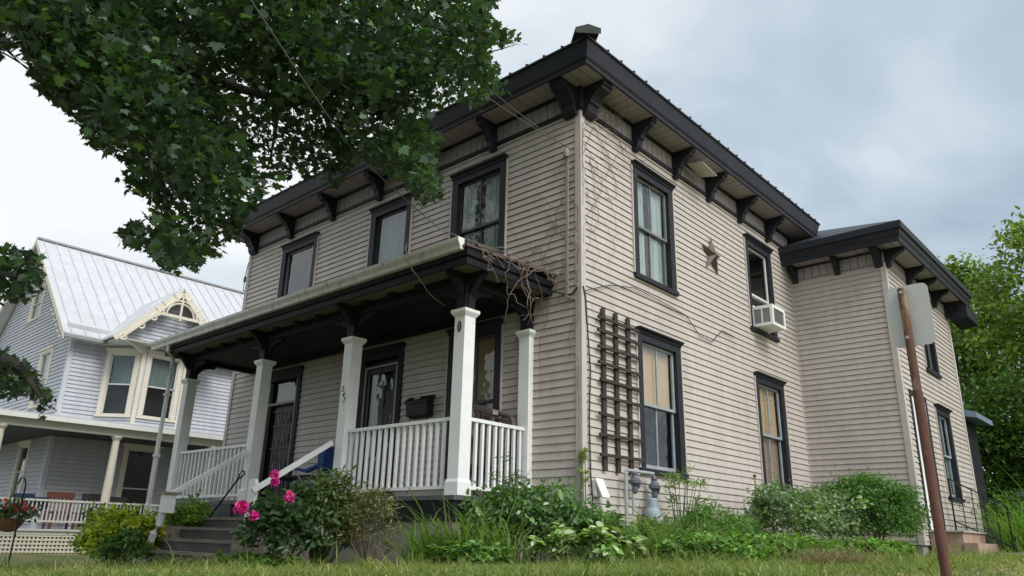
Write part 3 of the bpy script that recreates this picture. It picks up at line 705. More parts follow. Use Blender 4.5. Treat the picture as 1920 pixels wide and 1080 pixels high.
g = G(); siding(g, nF, NFX, NX, GB, 9.25, h2, cap=gab, **ks); g.build('gable_wall', M['nb_siding'], nb)
g = G(); siding(g, bA, 0, 1.26, 2.25, 5.05, hA, **ks); siding(g, bB, .70, 2.08, 2.25, 5.05, hB, **ks); siding(g, bC, 0, 1.26, 2.25, 5.05, hC, **ks); g.build('bay_wall', M['nb_siding'], nb)
for p in ((-17.9, .70), (-17.9, 2.08)): G().box(p[0] - .06, p[0] + .035, p[1] - .06, p[1] + .06, 2.3, 5.05).build('bay_corner_post', M['nb_trim'], nb)
G().box(NX - .1, NX + .03, NY - .03, NY + .1, GB, 5.05).build('corner_board', M['nb_corner'], nb)
G().box(NX - .1, NX + .03, NY1 - .1, NY1 + .03, GB, 5.05).build('corner_board', M['nb_corner'], nb)
g = G(); g.box(NFX, NFX + .05, NY + .1, NY1, GB, 5.05); g.box(NFX, NX - .05, NY1 - .05, NY1, GB, 5.05); g.poly([(NFX, NY1, 5.05), (NX, NY1, 5.05), (NRX, NY1, 9.3)]); g.build('rear_wall', M['nb_corner'], nb)
G().box(NFX + .05, NX - .03, NY + .1, NY1 - .05, -1.7, GB).build('foundation', M['concrete'], nb)
# main roof with standing seams
RY0, RY1, REZ, RZ = NY - .38, NY1 + .4, 5.02, 9.45
def rp(t, y, s=1, dz=0): # t 0 eave .. 1 ridge
    return V((NRX + s * 5.42 * (1 - t), y, REZ + (RZ - REZ) * t + dz))
g = G()
for s in (1, -1): g.prism([rp(0, RY0, s), rp(0, RY1, s), rp(1, RY1, s), rp(1, RY0, s)], (0, 0, .06))
nr = g.build('roof', M['nb_roof'], nb)
g = G(); y = RY0 + .2
while y < RY1: g.beam(rp(0, y, 1, .075), rp(1, y, 1, .075), .02, .045, up=(.6, 0, .8)); y += .41
g.build('roof_seam', M['nb_roof'], nr)
G().beam((NRX, RY0, RZ + .08), (NRX, RY1, RZ + .08), .22, .07).build('ridge_cap', M['nb_ridge'], nr)
g = G()
for s in (1, -1): g.prism([rp(0, RY0 - .02, s, -.16), rp(1, RY0 - .02, s, -.16), rp(1, RY0 - .02, s, .05), rp(0, RY0 - .02, s, .05)], (0, .05, 0))
g.build('rake_board', M['nb_trim'], nb)
g = G()
for s in (1, -1): g.prism([rp(0.02, RY0 + .04, s, -.05), rp(0.02, NY, s, -.05), rp(.99, NY, s, -.05), rp(.99, RY0 + .04, s, -.05)], (0, 0, .02))
g.box(NX - .02, NRX + 5.42, RY0 + .04, RY1, 4.97, 5.0); g.build('eave_soffit', M['nb_white'], nb)
g = G()
for s in (1, -1):
    for k in range(6):
        c = rp(.06 + .05 * k, RY0 + .0, s, -.24 - .02 * (k % 2)); g.tube([c + V((.11 * math.cos(t), 0, .09 * math.sin(t))) for t in [2 * math.pi * i / 10 for i in range(11)]], .026, 5)
    for k in range(4):
        c = rp(.62 + .06 * k, RY0 + .0, s, -.24); g.tube([c + V((.11 * math.cos(t), 0, .09 * math.sin(t))) for t in [2 * math.pi * i / 10 for i in range(11)]], .026, 5)
g.build('rake_fretwork', M['nb_trim'], nb)
G().prism([rp(.05, RY0 + .15, 1, .07), rp(.05, RY0 + 1.75, 1, .07), rp(.07, RY0 + 1.75, 1, .07), rp(.07, RY0 + .15, 1, .07)], (.02, 0, .12)).build('snow_guard', M['nb_roof'], nr)
G().box(NRX + 5.38, NRX + 5.5, RY0, -.3, 4.93, 5.03).build('eave_gutter', M['nb_ridge'], nb)
# cross gable over the bay
GX, GA, GH, GS = -17.42, 1.40, 7.0, 1.86     # overhang plane, apex y, apex z, half span
gz0 = 5.05
g = G()
for s in (-1, 1):
    g.prism([V((GX, GA, GH)), V((GX, GA + s * GS, gz0 - .05)), V((-18.5, GA + s * GS, gz0 - .05)), V((-20.9, GA, GH))], (0, 0, .07))
gr = g.build('bay_gable_roof', M['nb_roof'], nb)
g = G()
for s in (-1, 1):
    for k in range(3):
        x = GX - .35 - k * .42; t1 = min(1, (x + 20.9) / (20.9 - 18.5) if x < -18.5 else 1)
        g.beam((x, GA, GH + .08), (x, GA + s * GS, gz0 + .03), .02, .045)
g.build('roof_seam', M['nb_roof'], gr)
gF = F((-17.78, 0, 0), (0, 1, 0), (1, 0, 0)); sl = GS / (GH - gz0)
g = G(); siding(g, gF, GA - GS, GA + GS, gz0, GH - .1, cap=lambda z: (GA - (GH - z) * sl + .05, GA + (GH - z) * sl - .05), **ks); g.build('bay_gable_wall', M['nb_siding'], nb)
G().box(-18.8, GX + .02, GA - GS + .1, GA + GS - .1, gz0 - .06, gz0 - .03).build('bay_gable_soffit', M['nb_white'], nb)
g = G()
for s in (-1, 1):
    g.beam((GX + .02, GA, GH - .07), (GX + .02, GA + s * GS, gz0 - .10), .05, .16)
    g.beam((GX + .05, GA, GH - .2), (GX + .05, GA + s * (GS - .15), gz0 + .03 - .12), .04, .07)
gt = g.build('bay_rake_board', M['nb_trim'], nb)
g = G(); c = V((GX + .04, GA, 6.02))
g.beam(c + V((0, 0, .85)), c + V((0, 0, -.12)), .06, .06, up=(0, 1, 0)); g.beam(c + V((0, -.62, 0)), c + V((0, .62, 0)), .05, .09)
for r in (.46, .56): g.tube([c + V((0, r * math.cos(t), r * math.sin(t))) for t in [math.pi * i / 14 for i in range(15)]], .035, 5)
for s in (-1, 1):
    for k, (dy, dz) in enumerate(((.82, -.18), (1.15, -.52), (1.62, -.98))):
        cc = V((GX + .04, GA + s * dy, 6.02 + dz)); g.tube([cc + V((0, .09 * math.cos(t), .09 * math.sin(t))) for t in [2 * math.pi * i / 10 for i in range(11)]], .034, 5)
    for dy, dz in ((.2, .62), (.52, .3), (.7, .05)): g.tube([c + V((0, s * dy, dz)), c + V((0, s * (dy + .12), dz + .12))], .03, 5)
    g.beam(c + V((0, s * .62, 0)), c + V((0, s * 1.0, -.28)), .05, .08); g.beam(c + V((0, s * 1.25, -.5)), c + V((0, s * 1.55, -.85)), .04, .06)
g.build('gable_fretwork', M['nb_trim'], gt)
g = G()   # brackets under the cut-away corners
for s in (-1, 1): g.prism([(-17.9, GA + s * .72, 5.0), (GX, GA + s * 1.55, 5.0), (-17.9, GA + s * .76, 4.72)], (.06, 0, 0)); 
g.build('bay_bracket', M['nb_trim'], nb)
# porch
PXn, PYn = -16.95, -3.15
G().box(NX, PXn + .1, PYn - .1, 6, GB - .05, GB).build('porch_floor', M['nb_white'], nb); G().box(NFX, NX, PYn - .1, NY, GB - .05, GB).build('porch_floor', M['nb_white'], nb)
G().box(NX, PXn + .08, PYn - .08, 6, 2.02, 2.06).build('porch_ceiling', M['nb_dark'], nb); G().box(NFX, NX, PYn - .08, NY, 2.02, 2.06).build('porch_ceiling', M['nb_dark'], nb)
g = G(); g.box(PXn - .1, PXn + .1, PYn - .1, 6, 2.0, 2.24); g.box(NFX, PXn - .1, PYn - .1, PYn + .1, 2.0, 2.24); g.build('porch_beam', M['nb_white'], nb)
g = G(); g.box(PXn + .1, PXn + .3, PYn - .3, 6.1, 2.2, 2.33); g.box(NFX, PXn + .1, PYn - .3, PYn - .1, 2.2, 2.33); g.build('porch_gutter', M['white_flat'], nb)
g = G(); g.prism([(PXn + .28, PYn - .28, 2.335), (PXn + .28, 6.1, 2.335), (NX + .02, 6.1, 2.50), (NX + .02, NY - .05, 2.50)], (0, 0, .03)); g.prism([(PXn + .28, PYn - .28, 2.335), (NX + .02, NY - .05, 2.50), (NFX, NY - .05, 2.50), (NFX, PYn - .28, 2.335)], (0, 0, .03)); g.build('porch_roof', M['nb_roof'], nb)
for y in (-2.95, .0, 2.95, 5.6):
    g = G(); x = PXn - .02
    g.lathe((x, y, 0), [(.15, GB), (.15, GB + .1), (.115, GB + .14), (.118, .3), (.095, 1.86), (.10, 1.88), (.13, 1.93), (.15, 1.95), (.15, 2.0)], 16)
    g.build('porch_column', M['nb_trim'], nb, smooth=False)
for x in (-20.0, -23.2): G().lathe((x, PYn + .02, 0), [(.15, GB), (.15, GB + .1), (.115, GB + .14), (.095, 1.86), (.13, 1.93), (.15, 2.0)], 16).build('porch_column', M['nb_trim'], nb)
for a, b in (((PXn, -2.85), (PXn, -.1)), ((PXn, .1), (PXn, 2.85)), ((PXn, 3.05), (PXn, 5.5)), ((PXn - .1, PYn), (-19.9, PYn))):
    a = V((*a, 0)); b = V((*b, 0)); ln = (b - a).length
    r = G().beam((*a.xy, .12), (*b.xy, .12), .08, .05).build('porch_railing', M['nb_white'], nb)
    G().beam((*a.xy, -.42), (*b.xy, -.42), .06, .05).build('bottom_rail', M['nb_white'], r)
    n = int(ln / .098); g = G()
    for i in range(n):
        p = a.lerp(b, (i + .5) / n); g.beam((*p.xy, -.41), (*p.xy, .11), .032, .032, up=(1, 0, 0))
    g.build('baluster_row', M['nb_white'], r)
g = G(); g.box(PXn + .0, PXn + .05, PYn, 6, -.78, GB - .05); g.box(NFX, PXn, PYn - .02, PYn + .03, -.78, GB - .05); g.build('porch_skirt', M['nb_white'], nb)
g = G()
for i in range(int(9 / .1)):
    y = PYn + i * .1
    if y < 5.9: g.box(PXn + .01, PXn + .035, y, y + .05, -1.25, -.785)
for z in np.arange(-1.22, -.8, .1): g.box(PXn + .036, PXn + .05, PYn, 5.95, z, z + .05)
g.build('lattice_skirt', M['nb_trim'], nb)
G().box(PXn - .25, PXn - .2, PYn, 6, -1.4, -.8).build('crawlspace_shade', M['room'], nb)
g = G(); g.tube([(PXn + .2, -3.2, 2.2), (PXn + .15, -3.3, 1.9), (PXn + .12, -3.3, -1.1)], .05, 8); g.build('downspout', M['white_flat'], nb)

# ------------------------------------------------------------------ SMALL THINGS ON AND ROUND THE HOUSE
# barn star
g = G(); c = V((.035, 4.27, 4.87)); pts = []
for i in range(10):
    a = math.radians(92) + i * math.pi / 5; R = .43 if i % 2 == 0 else .135
    pts.append(c + V((0, -math.cos(a) * R * -1 * -1, math.sin(a) * R)))
apex = c + V((.12, 0, 0))
g.add(pts + [apex], [(i, (i + 1) % 10, 10) for i in range(10)] + [tuple(range(10))]); tag(g.build('barn_star', M['star']), 'rusty brown five-pointed metal star hung on the side wall', 'wall star')
# trellis
tr = thing('trellis', (.06, .85, .4), 'dark wooden garden trellis fixed to the side wall by the corner', 'trellis')
for u in (.50, .84, 1.19):
    g = G(); z1 = 2.88; w = .045
    g.prism([(.03, u - w, .40), (.03, u + w, .40), (.03, u + w, z1 - .03), (.03, u, z1), (.03, u - w, z1 - .03)], (.03, 0, 0)); g.build('upright', M['trellis'], tr)
for i, z in enumerate((2.69, 2.48, 2.23, 1.975, 1.72, 1.47, 1.20, .91, .62)):
    a = rnd.uniform(-.012, .012); g = G(); g.beam((.078, .31 + rnd.uniform(0, .05), z + a), (.078, 1.45 + rnd.uniform(0, .04), z - a), .035, .045); g.build('slat', M['trellis'], tr)
# air conditioner
ac = thing('air_conditioner', (.2, 6.2, 3.7), 'white window air conditioner jutting from the upstairs side window', 'air conditioner')
y0, y1, z0, z1 = 5.98, 6.62, 3.78, 4.22
g = G()
for a in ((.0, .47, y0, y1, z1 - .02, z1), (.0, .47, y0, y1, z0, z0 + .02)): g.box(*a)
for y in (y0, y1 - .02):
    g.box(.0, .06, y, y + .02, z0 + .02, z1 - .02); g.box(.41, .47, y, y + .02, z0 + .02, z1 - .02); g.box(.06, .41, y, y + .02, z1 - .07, z1 - .02); g.box(.06, .41, y, y + .02, z0 + .02, z0 + .06); g.box(.22, .245, y, y + .02, z0 + .06, z1 - .07)
for a in ((y0 + .02, y0 + .07, z0 + .02, z1 - .02), (y1 - .07, y1 - .02, z0 + .02, z1 - .02)): g.box(.45, .47, *a)
g.box(.45, .47, y0 + .07, y1 - .07, z1 - .07, z1 - .02); g.box(.45, .47, y0 + .07, y1 - .07, z0 + .02, z0 + .06)
g.build('casing', M['white_flat'], ac)
g = G(); g.box(.0, .44, y0 + .03, y1 - .03, z0 + .03, z1 - .03)
for i in range(14): g.box(.06, .41, y0 + .012, y0 + .03, z0 + .07 + i * .021, z0 + .08 + i * .021)
g.build('louvre', M['pipe'], ac)
g = G()
for i in range(20): yy = y0 + .075 + i * .025; g.box(.442, .452, yy, yy + .012, z0 + .06, z1 - .07)
g.build('rear_grille', M['grille'], ac)
G().box(-.06, .03, 6.03, 7.05, z1 + .002, z1 + .06).build('window_rail', M['white_flat'], ac)
# gas meter set
gm = thing('gas_meter', (.2, 1.3, -.6), 'blue-grey gas meter with pipes and two regulators among the weeds below the trellis', 'gas meter')
g = G(); g.tube([(.17, .84, -.75), (.17, .84, .38), (.17, .86, .42), (.17, .9, .43), (.17, 1.6, .43)], .026, 8); g.tube([(.17, 1.02, .43), (.17, 1.02, -.2)], .022, 8); g.tube([(.17, 1.58, .43), (.17, 1.62, .36), (.17, 1.6, -.0)], .024, 8); g.build('pipe', M['pipe'], gm)
for u, zc in ((1.04, .26), (1.58, .22)):
    g = G(); g.lathe((.19, u, zc - .16), [(.02, 0), (.045, .02), (.05, .08), (.035, .1), (.06, .13), (.09, .15), (.09, .19), (.06, .22), (.04, .26), (.05, .29), (.03, .32)], 12)
    g.lathe((.19, u + .05, zc), [(.05, -.05), (.085, -.03), (.085, .03), (.05, .05)], 12, axis=(1, .2, 0)); g.build('regulator', M['regul'], gm)
g = G(); g.lathe((.2, 1.5, -.5), [(.06, .06), (.115, .09), (.125, .15), (.125, .34), (.115, .38), (.085, .42), (.08, .54), (.07, .56)], 18); mb = g.build('meter_body', M['meter'], gm, smooth=False)
G().lathe((.31, 1.47, -.25), [(.0, 0), (.075, 0), (.08, .02), (.065, .04), (0, .045)], 16, axis=(1, -.25, 0)).build('meter_dial', M['pipe'], mb)
# vent hood
vh = G(); vh.prism([(.02, .19, .24), (.02, .37, .24), (.02, .40, .02), (.02, .22, .02)], (.05, 0, 0)); vh.prism([(.07, .19, .26), (.07, .37, .26), (.16, .42, .0), (.16, .24, .0)], (.02, 0, .01))
tag(vh.build('vent_hood', M['white_flat']), 'tilted white dryer vent hood low on the side wall beside the corner', 'vent hood')
# rusty rod
g = G(); g.tube([(.42, 4.62, GZ(.4, 4.6) - .1), (.42, 4.63, .60)], .012, 6); g.lathe((.42, 4.63, .59), [(.03, 0), (.035, .03), (.02, .05)], 8)
tag(g.build('rod', M['rustwire']), 'thin rusty rod standing in the sage shrub', 'rod')
# street sign seen from behind
PXs, PYs = 5.534, -4.6
sg = thing('street_sign', (PXs, PYs, GZ(PXs, PYs)), 'street sign seen from behind on a rusty pipe post at the lawn edge', 'street sign')
G().tube([(PXs + .014, PYs, GZ(PXs, PYs) - .5), (PXs + .005, PYs, .1), (PXs, PYs, .705)], .0205, 14).build('pole', M['rust'], sg)
G().tube([(PXs + .014, PYs, GZ(PXs, PYs) - .5), (PXs + .0045, PYs, .15), (PXs + .0042, PYs, .17)], [.0232, .0232, .022], 14).build('pole_sleeve', M['rust_dark'], sg)
def rounded(w, h, r):
    o = []
    for cx, cz, a0 in ((w / 2 - r, h / 2 - r, 0), (-w / 2 + r, h / 2 - r, 90), (-w / 2 + r, -h / 2 + r, 180), (w / 2 - r, -h / 2 + r, 270)):
        for k in range(5):
            a = math.radians(a0 + k * 22.5); o.append((cx + r * math.cos(a), cz + r * math.sin(a)))
    return o
dv = V((6.526 - PXs, -8.68 - PYs, 0)).normalized(); q = V((1, 0, 0)); nq = V((0, 1, 0))
cc = V((PXs + .017, PYs, .565)) + nq * .028
g = G(); g.prism([cc + q * a + V((0, 0, b)) for a, b in rounded(.198, .325, .03)], nq * .003); pl_ = g.build('sign_plate', M['signback'], sg)
for dz in (.12, -.12): G().lathe(V((PXs, PYs, .56 + dz)) - nq * .021, [(.0, -.002), (.009, -.002), (.009, .005), (0, .006)], 6, axis=-nq).build('bolt', M['pipe'], pl_)
# mailbox
mb = thing('mailbox', (-3.4, -.1, 1.3), 'black wall mailbox between the doorway and the porch window', 'mailbox')
g = G(); f = FR; g.prism([f(-3.72, .03, 1.38), f(-3.72, .17, 1.42), f(-3.72, .19, 1.64), f(-3.72, .03, 1.68)], (.55, 0, 0)); g.build('box', M['iron'], mb)
g = G(); g.prism([f(-3.74, .02, 1.70), f(-3.74, .215, 1.62), f(-3.74, .22, 1.66), f(-3.74, .12, 1.75), f(-3.74, .02, 1.77)], (.59, 0, 0)); g.build('lid', M['iron'], mb)
g = G(); g.fbox(f, -3.52, -3.38, .16, .175, 1.70, 1.73); g.build('label_plate', M['pipe'], mb)
for u in (-3.68, -3.22): G().tube([f(u, .1, 1.4), f(u, .14, 1.25), f(u, .2, 1.23), f(u, .22, 1.3)], .012, 5).build('hook', M['iron'], mb)
g = G(); g.lathe(FR(-5.6, .03, 1.75), [(.0, -.02), (.07, -.02), (.07, .03), (.05, .08), (0, .08)], 10, axis=(0, -1, 0)); tag(g.build('porch_lamp', M['iron']), 'small dark round lamp beside the storm door', 'wall lamp')
# wooden chair behind the right railing
ch = thing('porch_chair', (-1.7, -.6, PF), 'brown wooden armchair behind the short right porch railing', 'chair')
g = G(); g.beam((-1.9, -.6, 1.40), (-1.16, -.6, 1.20), .10, .06); g.build('armrest', M['brown'], ch)
G().prism([(-1.158, -.655, 1.17), (-1.158, -.545, 1.17), (-1.158, -.545, 1.235), (-1.158, -.655, 1.235)], (.012, 0, -.003)).build('end_grain', M['brown_light'], ch)
g = G(); g.tube([(-1.95, -.25, 1.42), (-1.5, -.25, 1.29), (-1.2, -.25, 1.19), (-1.12, -.25, 1.13), (-1.1, -.25, 1.03), (-1.12, -.25, .5)], .042, 8); g.build('armrest', M['brown'], ch)
g = G(); g.tube([(-1.7, -.26, 1.24), (-1.4, -.26, 1.17), (-1.16, -.26, 1.08)], .03, 8); g.build('side_rail', M['brown'], ch)
for p in ((-1.22, -.6), (-1.84, -.6), (-1.84, -.26), (-1.16, -.26)): G().beam((*p, PF), (*p, 1.20 if p[0] > -1.3 else 1.36), .06, .06, up=(0, 1, 0)).build('leg', M['brown'], ch)
g = G(); g.hexa([(-1.9, -.64, .44), (-1.15, -.64, .40), (-1.05, -.28, .40), (-1.9, -.28, .44), (-1.9, -.64, .49), (-1.15, -.64, .45), (-1.05, -.28, .45), (-1.9, -.28, .49)]); g.build('seat', M['brown'], ch)
for i in range(5): y = -.62 + i * .075; G().beam((-1.9, y, .47), (-2.02, y, 1.2), .08, .02, up=(1, 0, 0)).build('back_slat', M['brown'], ch)
# black folding table at the stair head
tb = thing('porch_table', (-5.9, -.75, PF), 'black folding table at the head of the steps', 'table')
G().box(-6.65, -5.25, -1.0, -.5, .38, .42).build('tabletop', M['iron'], tb)
for x0, x1 in ((-6.5, -6.2), (-6.2, -6.5), (-5.7, -5.4), (-5.4, -5.7)): G().tube([(x0, -.95, PF + .01), (x1, -.55, .38)], .014, 6).build('leg', M['iron'], tb)
# blue camp chair
bc = thing('camp_chair', (-5.2, -.8, PF), 'blue folding camp chair half hidden by the numbered post', 'chair')
G().prism([(-5.0, -1.02, .44), (-4.9, -1.02, .44), (-4.74, -1.06, .88), (-4.97, -1.06, .86)], (.03, .45, 0)).build('back', M['blue'], bc)
g = G(); g.prism([(-5.72, -1.04, .56), (-5.35, -1.04, .51), (-4.95, -1.04, .60), (-4.95, -1.04, .55), (-5.35, -1.04, .45), (-5.72, -1.04, .52)], (0, .08, 0)); g.build('armrest', M['blue'], bc)
G().prism([(-5.65, -1.02, .30), (-5.3, -1.02, .25), (-4.95, -1.02, .30), (-4.95, -1.02, .26), (-5.3, -1.02, .20), (-5.65, -1.02, .26)], (0, .45, 0)).build('seat', M['blue'], bc)
for a_, b_ in (((-5.65, -1.05, PF), (-4.98, -1.05, .5)), ((-4.98, -1.05, PF), (-5.65, -1.05, .5)), ((-5.65, -.55, PF), (-4.98, -.55, .5)), ((-4.98, -.55, PF), (-5.65, -.55, .5))): G().tube([a_, b_], .012, 6).build('leg', M['pipe'], bc)
# shovel
sh = thing('shovel', (-6.6, -1.75, -.3), 'black D-handled shovel leaning on the left railing by the steps', 'shovel')
a = V((-6.8, -1.95, -.34)); b = V((-6.42, -1.70, .34)); G().tube([a, b], .017, 8).build('shaft', M['iron'], sh)
d = (b - a).normalized(); s = d.cross(V((0, -1, 0))).normalized()
G().tube([b, b + d * .05 + s * .05, b + d * .13 + s * .065, b + d * .15 - s * .065 * 0, b + d * .13 - s * .065, b + d * .05 - s * .05, b], .016, 6).build('grip', M['iron'], sh)
G().prism([a + s * .1, a - s * .1, a - s * .1 - d * .18, a - d * .26, a + s * .1 - d * .18], (0, .01, 0)).build('blade', M['iron'], sh)
# stoop and railing at the wing door
sp = thing('brick_stoop', (2.7, 9.6, -.55), 'reddish stone stoop below the white side door', 'stoop')
G().box(W + .03, W + .62, 8.75, 10.6, -1.0, -.24).build('landing', M['brick'], sp); G().box(W + .62, W + .86, 8.7, 10.5, -1.0, -.44).build('step', M['brick'], sp)
G().box(W + .02, W + .66, 8.7, 10.65, -.24, -.21).build('cap_slab', M['pave'], sp)
ir = thing('stoop_railing', (2.9, 9.8, -.5), 'thin black iron railing with scrollwork on the stoop', 'railing')
A = V((2.25, 10.45, 0)); B = V((3.28, 10.35, 0)); zA, zB = .92, .30
for i in range(6):
    t = i / 5; p = A.lerp(B, t); zt = zA + (zB - zA) * t; zb = -.19 if t < .7 else GZ(p.x, p.y)
    G().tube([(*p.xy, zb), (*p.xy, zt)], .019 if i in (0, 5) else .010, 6).build('baluster', M['iron'], ir)
G().tube([(*A.xy, zA), (*B.xy, zB)], .016, 6).build('top_rail', M['iron'], ir); G().tube([(*A.xy, .02), (*B.xy, -.5)], .014, 6).build('bottom_rail', M['iron'], ir)
g = G()
for t0 in (.12, .32, .52):
    for k in (0, 1):
        c = A.lerp(B, t0 + .06 * k); zc = zA + (zB - zA) * t0 - .28 - .25 * k
        g.tube([(c.x + .07 * (1 - s / 16) * math.cos(s * .7), c.y, zc + .09 * (1 - s / 16) * math.sin(s * .7)) for s in range(14)], .007, 5)
g.build('scroll', M['iron'], ir)
# wheelie bin
bn = thing('rubbish_bin', (3.45, 13.6, GZ(3.4, 13.6)), 'navy wheeled rubbish bin at the back of the yard', 'bin')
z = GZ(3.4, 13.6); c = (3.42, 13.6)
G().hexa([(c[0] - .22, c[1] - .25, z + .06), (c[0] + .22, c[1] - .25, z + .06), (c[0] + .22, c[1] + .25, z + .06), (c[0] - .22, c[1] + .25, z + .06), (c[0] - .3, c[1] - .33, z + 1.25), (c[0] + .3, c[1] - .33, z + 1.25), (c[0] + .3, c[1] + .33, z + 1.25), (c[0] - .3, c[1] + .33, z + 1.25)]).build('body', M['bin'], bn)
G().hexa([(c[0] - .34, c[1] - .37, z + 1.25), (c[0] + .34, c[1] - .37, z + 1.25), (c[0] + .34, c[1] + .37, z + 1.25), (c[0] - .34, c[1] + .37, z + 1.25), (c[0] - .3, c[1] - .3, z + 1.36), (c[0] + .3, c[1] - .3, z + 1.36), (c[0] + .3, c[1] + .3, z + 1.36), (c[0] - .3, c[1] + .3, z + 1.36)]).build('lid', M['bin'], bn)
for s in (-1, 1): G().lathe((c[0] + s * .26, c[1] + .25, z + .12), [(0, -.03), (.12, -.03), (.12, .03), (0, .03)], 12, axis=(1, 0, 0)).build('wheel', M['iron'], bn)
# neighbour porch furniture
def slat_chair(name, x, y, z, m, lab, s=1.0):
    t = thing(name, (x, y, z), lab, 'chair')
    for dy in (-.3, .3):
        for dx in (-.25, .25): G().box(x + dx - .03, x + dx + .03, y + dy - .03, y + dy + .03, z, z + (.42 if dx > 0 else .95) * s).build('leg', M[m], t)
    G().box(x - .28, x + .3, y - .34, y + .34, z + .42 * s, z + .46 * s).build('seat', M[m], t)
    G().box(x - .29, x - .23, y - .36, y + .36, z + .86 * s, z + 1.02 * s).build('backrest', M[m], t)
    for i in range(6): G().box(x - .27, x - .25, y - .29 + i * .105, y - .235 + i * .105, z + .46 * s, z + .86 * s).build('back_slat', M[m], t)
slat_chair('rocking_chair', -17.9, -.78, GB, 'redwood', 'red-brown slatted chair on the neighbouring porch')
slat_chair('patio_chair', -17.9, .15, GB, 'dark_obj', 'dark slatted chair on the neighbouring porch near the column')
slat_chair('patio_chair', -18.0, .75, GB, 'dark_obj', 'dark slatted chair on the neighbouring porch beside the glazed door', .95)
g = G(); g.lathe((-17.5, 2.0, GB), [(.14, 0), (.17, .2), (.10, .35), (.15, .55), (.11, .75), (.05, .82)], 10); tag(g.build('garden_ornament', M['nb_white']), 'small white ornament behind the porch railing by the glazed door', 'ornament')
g = G(); g.box(-17.4, -17.1, -2.2, -1.75, -.1, .27); g.box(-17.35, -17.05, -1.75, -1.4, -.1, .2); tag(g.build('cushion_pile', M['navy_cloth']), 'dark blue cushions at the end of the neighbouring porch rail', 'cushions')

# ------------------------------------------------------------------ FOLIAGE
def unit(a): return a / np.maximum(np.linalg.norm(a, axis=-1, keepdims=True), 1e-9)
def half(pts):   # mirror a half outline (x>=0) into a closed one
    return pts + [(-x, y) for x, y in reversed(pts) if x > 1e-6]
def _mp():
    h = [(0, 0), (.06, .02), (.30, -.10), (.26, .08), (.56, .12), (.42, .30), (.66, .55), (.38, .50), (.22, .56), (.26, .72), (.12, .78), (0, 1.08)]
    o = half(h); return np.array([(x, y, -.18 * (x * x + (y - .4) ** 2)) for x, y in o]), [list(range(len(o)))]
def _ov(w=.30, fold=.10):
    v = [(0, 0, 0), (w * .8, .28, fold), (w, .55, fold), (w * .5, .85, fold * .5), (0, 1.05, -.05), (-w * .5, .85, fold * .5), (-w, .55, fold), (-w * .8, .28, fold)]
    return np.array(v), [[0, 1, 2, 3, 4], [0, 4, 5, 6, 7]]
def _tri():
    return np.array([(-.5, 0, 0), (.5, 0, 0), (0.05, 1, .1)]), [[0, 1, 2]]
SHAPES = {'maple': _mp(), 'ovate': _ov(), 'narrow': _ov(.16, .05), 'round': _ov(.42, .08), 'petal': _ov(.45, .3), 'tri': _tri()}

def leaf_mesh(name, P, S, Nn, T, shape, tint, m, parent=None):
    lv, lf = SHAPES[shape]; n = len(P)
    C = unit(Nn); T = T - C * np.sum(T * C, 1, keepdims=True); B = unit(T); A = np.cross(B, C)
    S = S[:, None, None]
    X = P[:, None, :] + S * (lv[None, :, 0:1] * A[:, None, :] + lv[None, :, 1:2] * B[:, None, :] + lv[None, :, 2:3] * C[:, None, :])
    k = len(lv); o = loc_off(parent); X = X - np.array(o)
    loops = np.concatenate([np.concatenate([np.array(f) for f in lf])[None, :] + (np.arange(n) * k)[:, None]], 0).ravel()
    sizes = np.tile(np.array([len(f) for f in lf]), n)
    me = bpy.data.meshes.new(name)
    me.vertices.add(n * k); me.vertices.foreach_set('co', X.astype(np.float32).ravel())
    me.loops.add(len(loops)); me.loops.foreach_set('vertex_index', loops.astype(np.int32))
    me.polygons.add(len(sizes)); st = np.concatenate([[0], np.cumsum(sizes)[:-1]])
    me.polygons.foreach_set('loop_start', st.astype(np.int32))
    at = me.attributes.new('tint', 'FLOAT_COLOR', 'POINT')
    c = np.concatenate([np.repeat(tint, k, 0), np.ones((n * k, 1))], 1); at.data.foreach_set('color', c.astype(np.float32).ravel())
    me.update(calc_edges=True); me.validate(); me.materials.append(m)
    ob = bpy.data.objects.new(name, me); COL.objects.link(ob)
    if parent: ob.parent = parent
    return ob

def tints(n, base, var=.3, hue=.12, alt=None, palt=0.):
    b = np.tile(np.array(base), (n, 1)) * np.exp(npr.normal(0, var, (n, 1)))
    b[:, 0] *= np.exp(npr.normal(0, hue, n)); b[:, 2] *= np.exp(npr.normal(0, hue, n))
    if alt is not None:
        k = npr.random(n) < palt; b[k] = np.array(alt) * np.exp(npr.normal(0, var, (k.sum(), 1)))
    return np.clip(b, .004, .95)

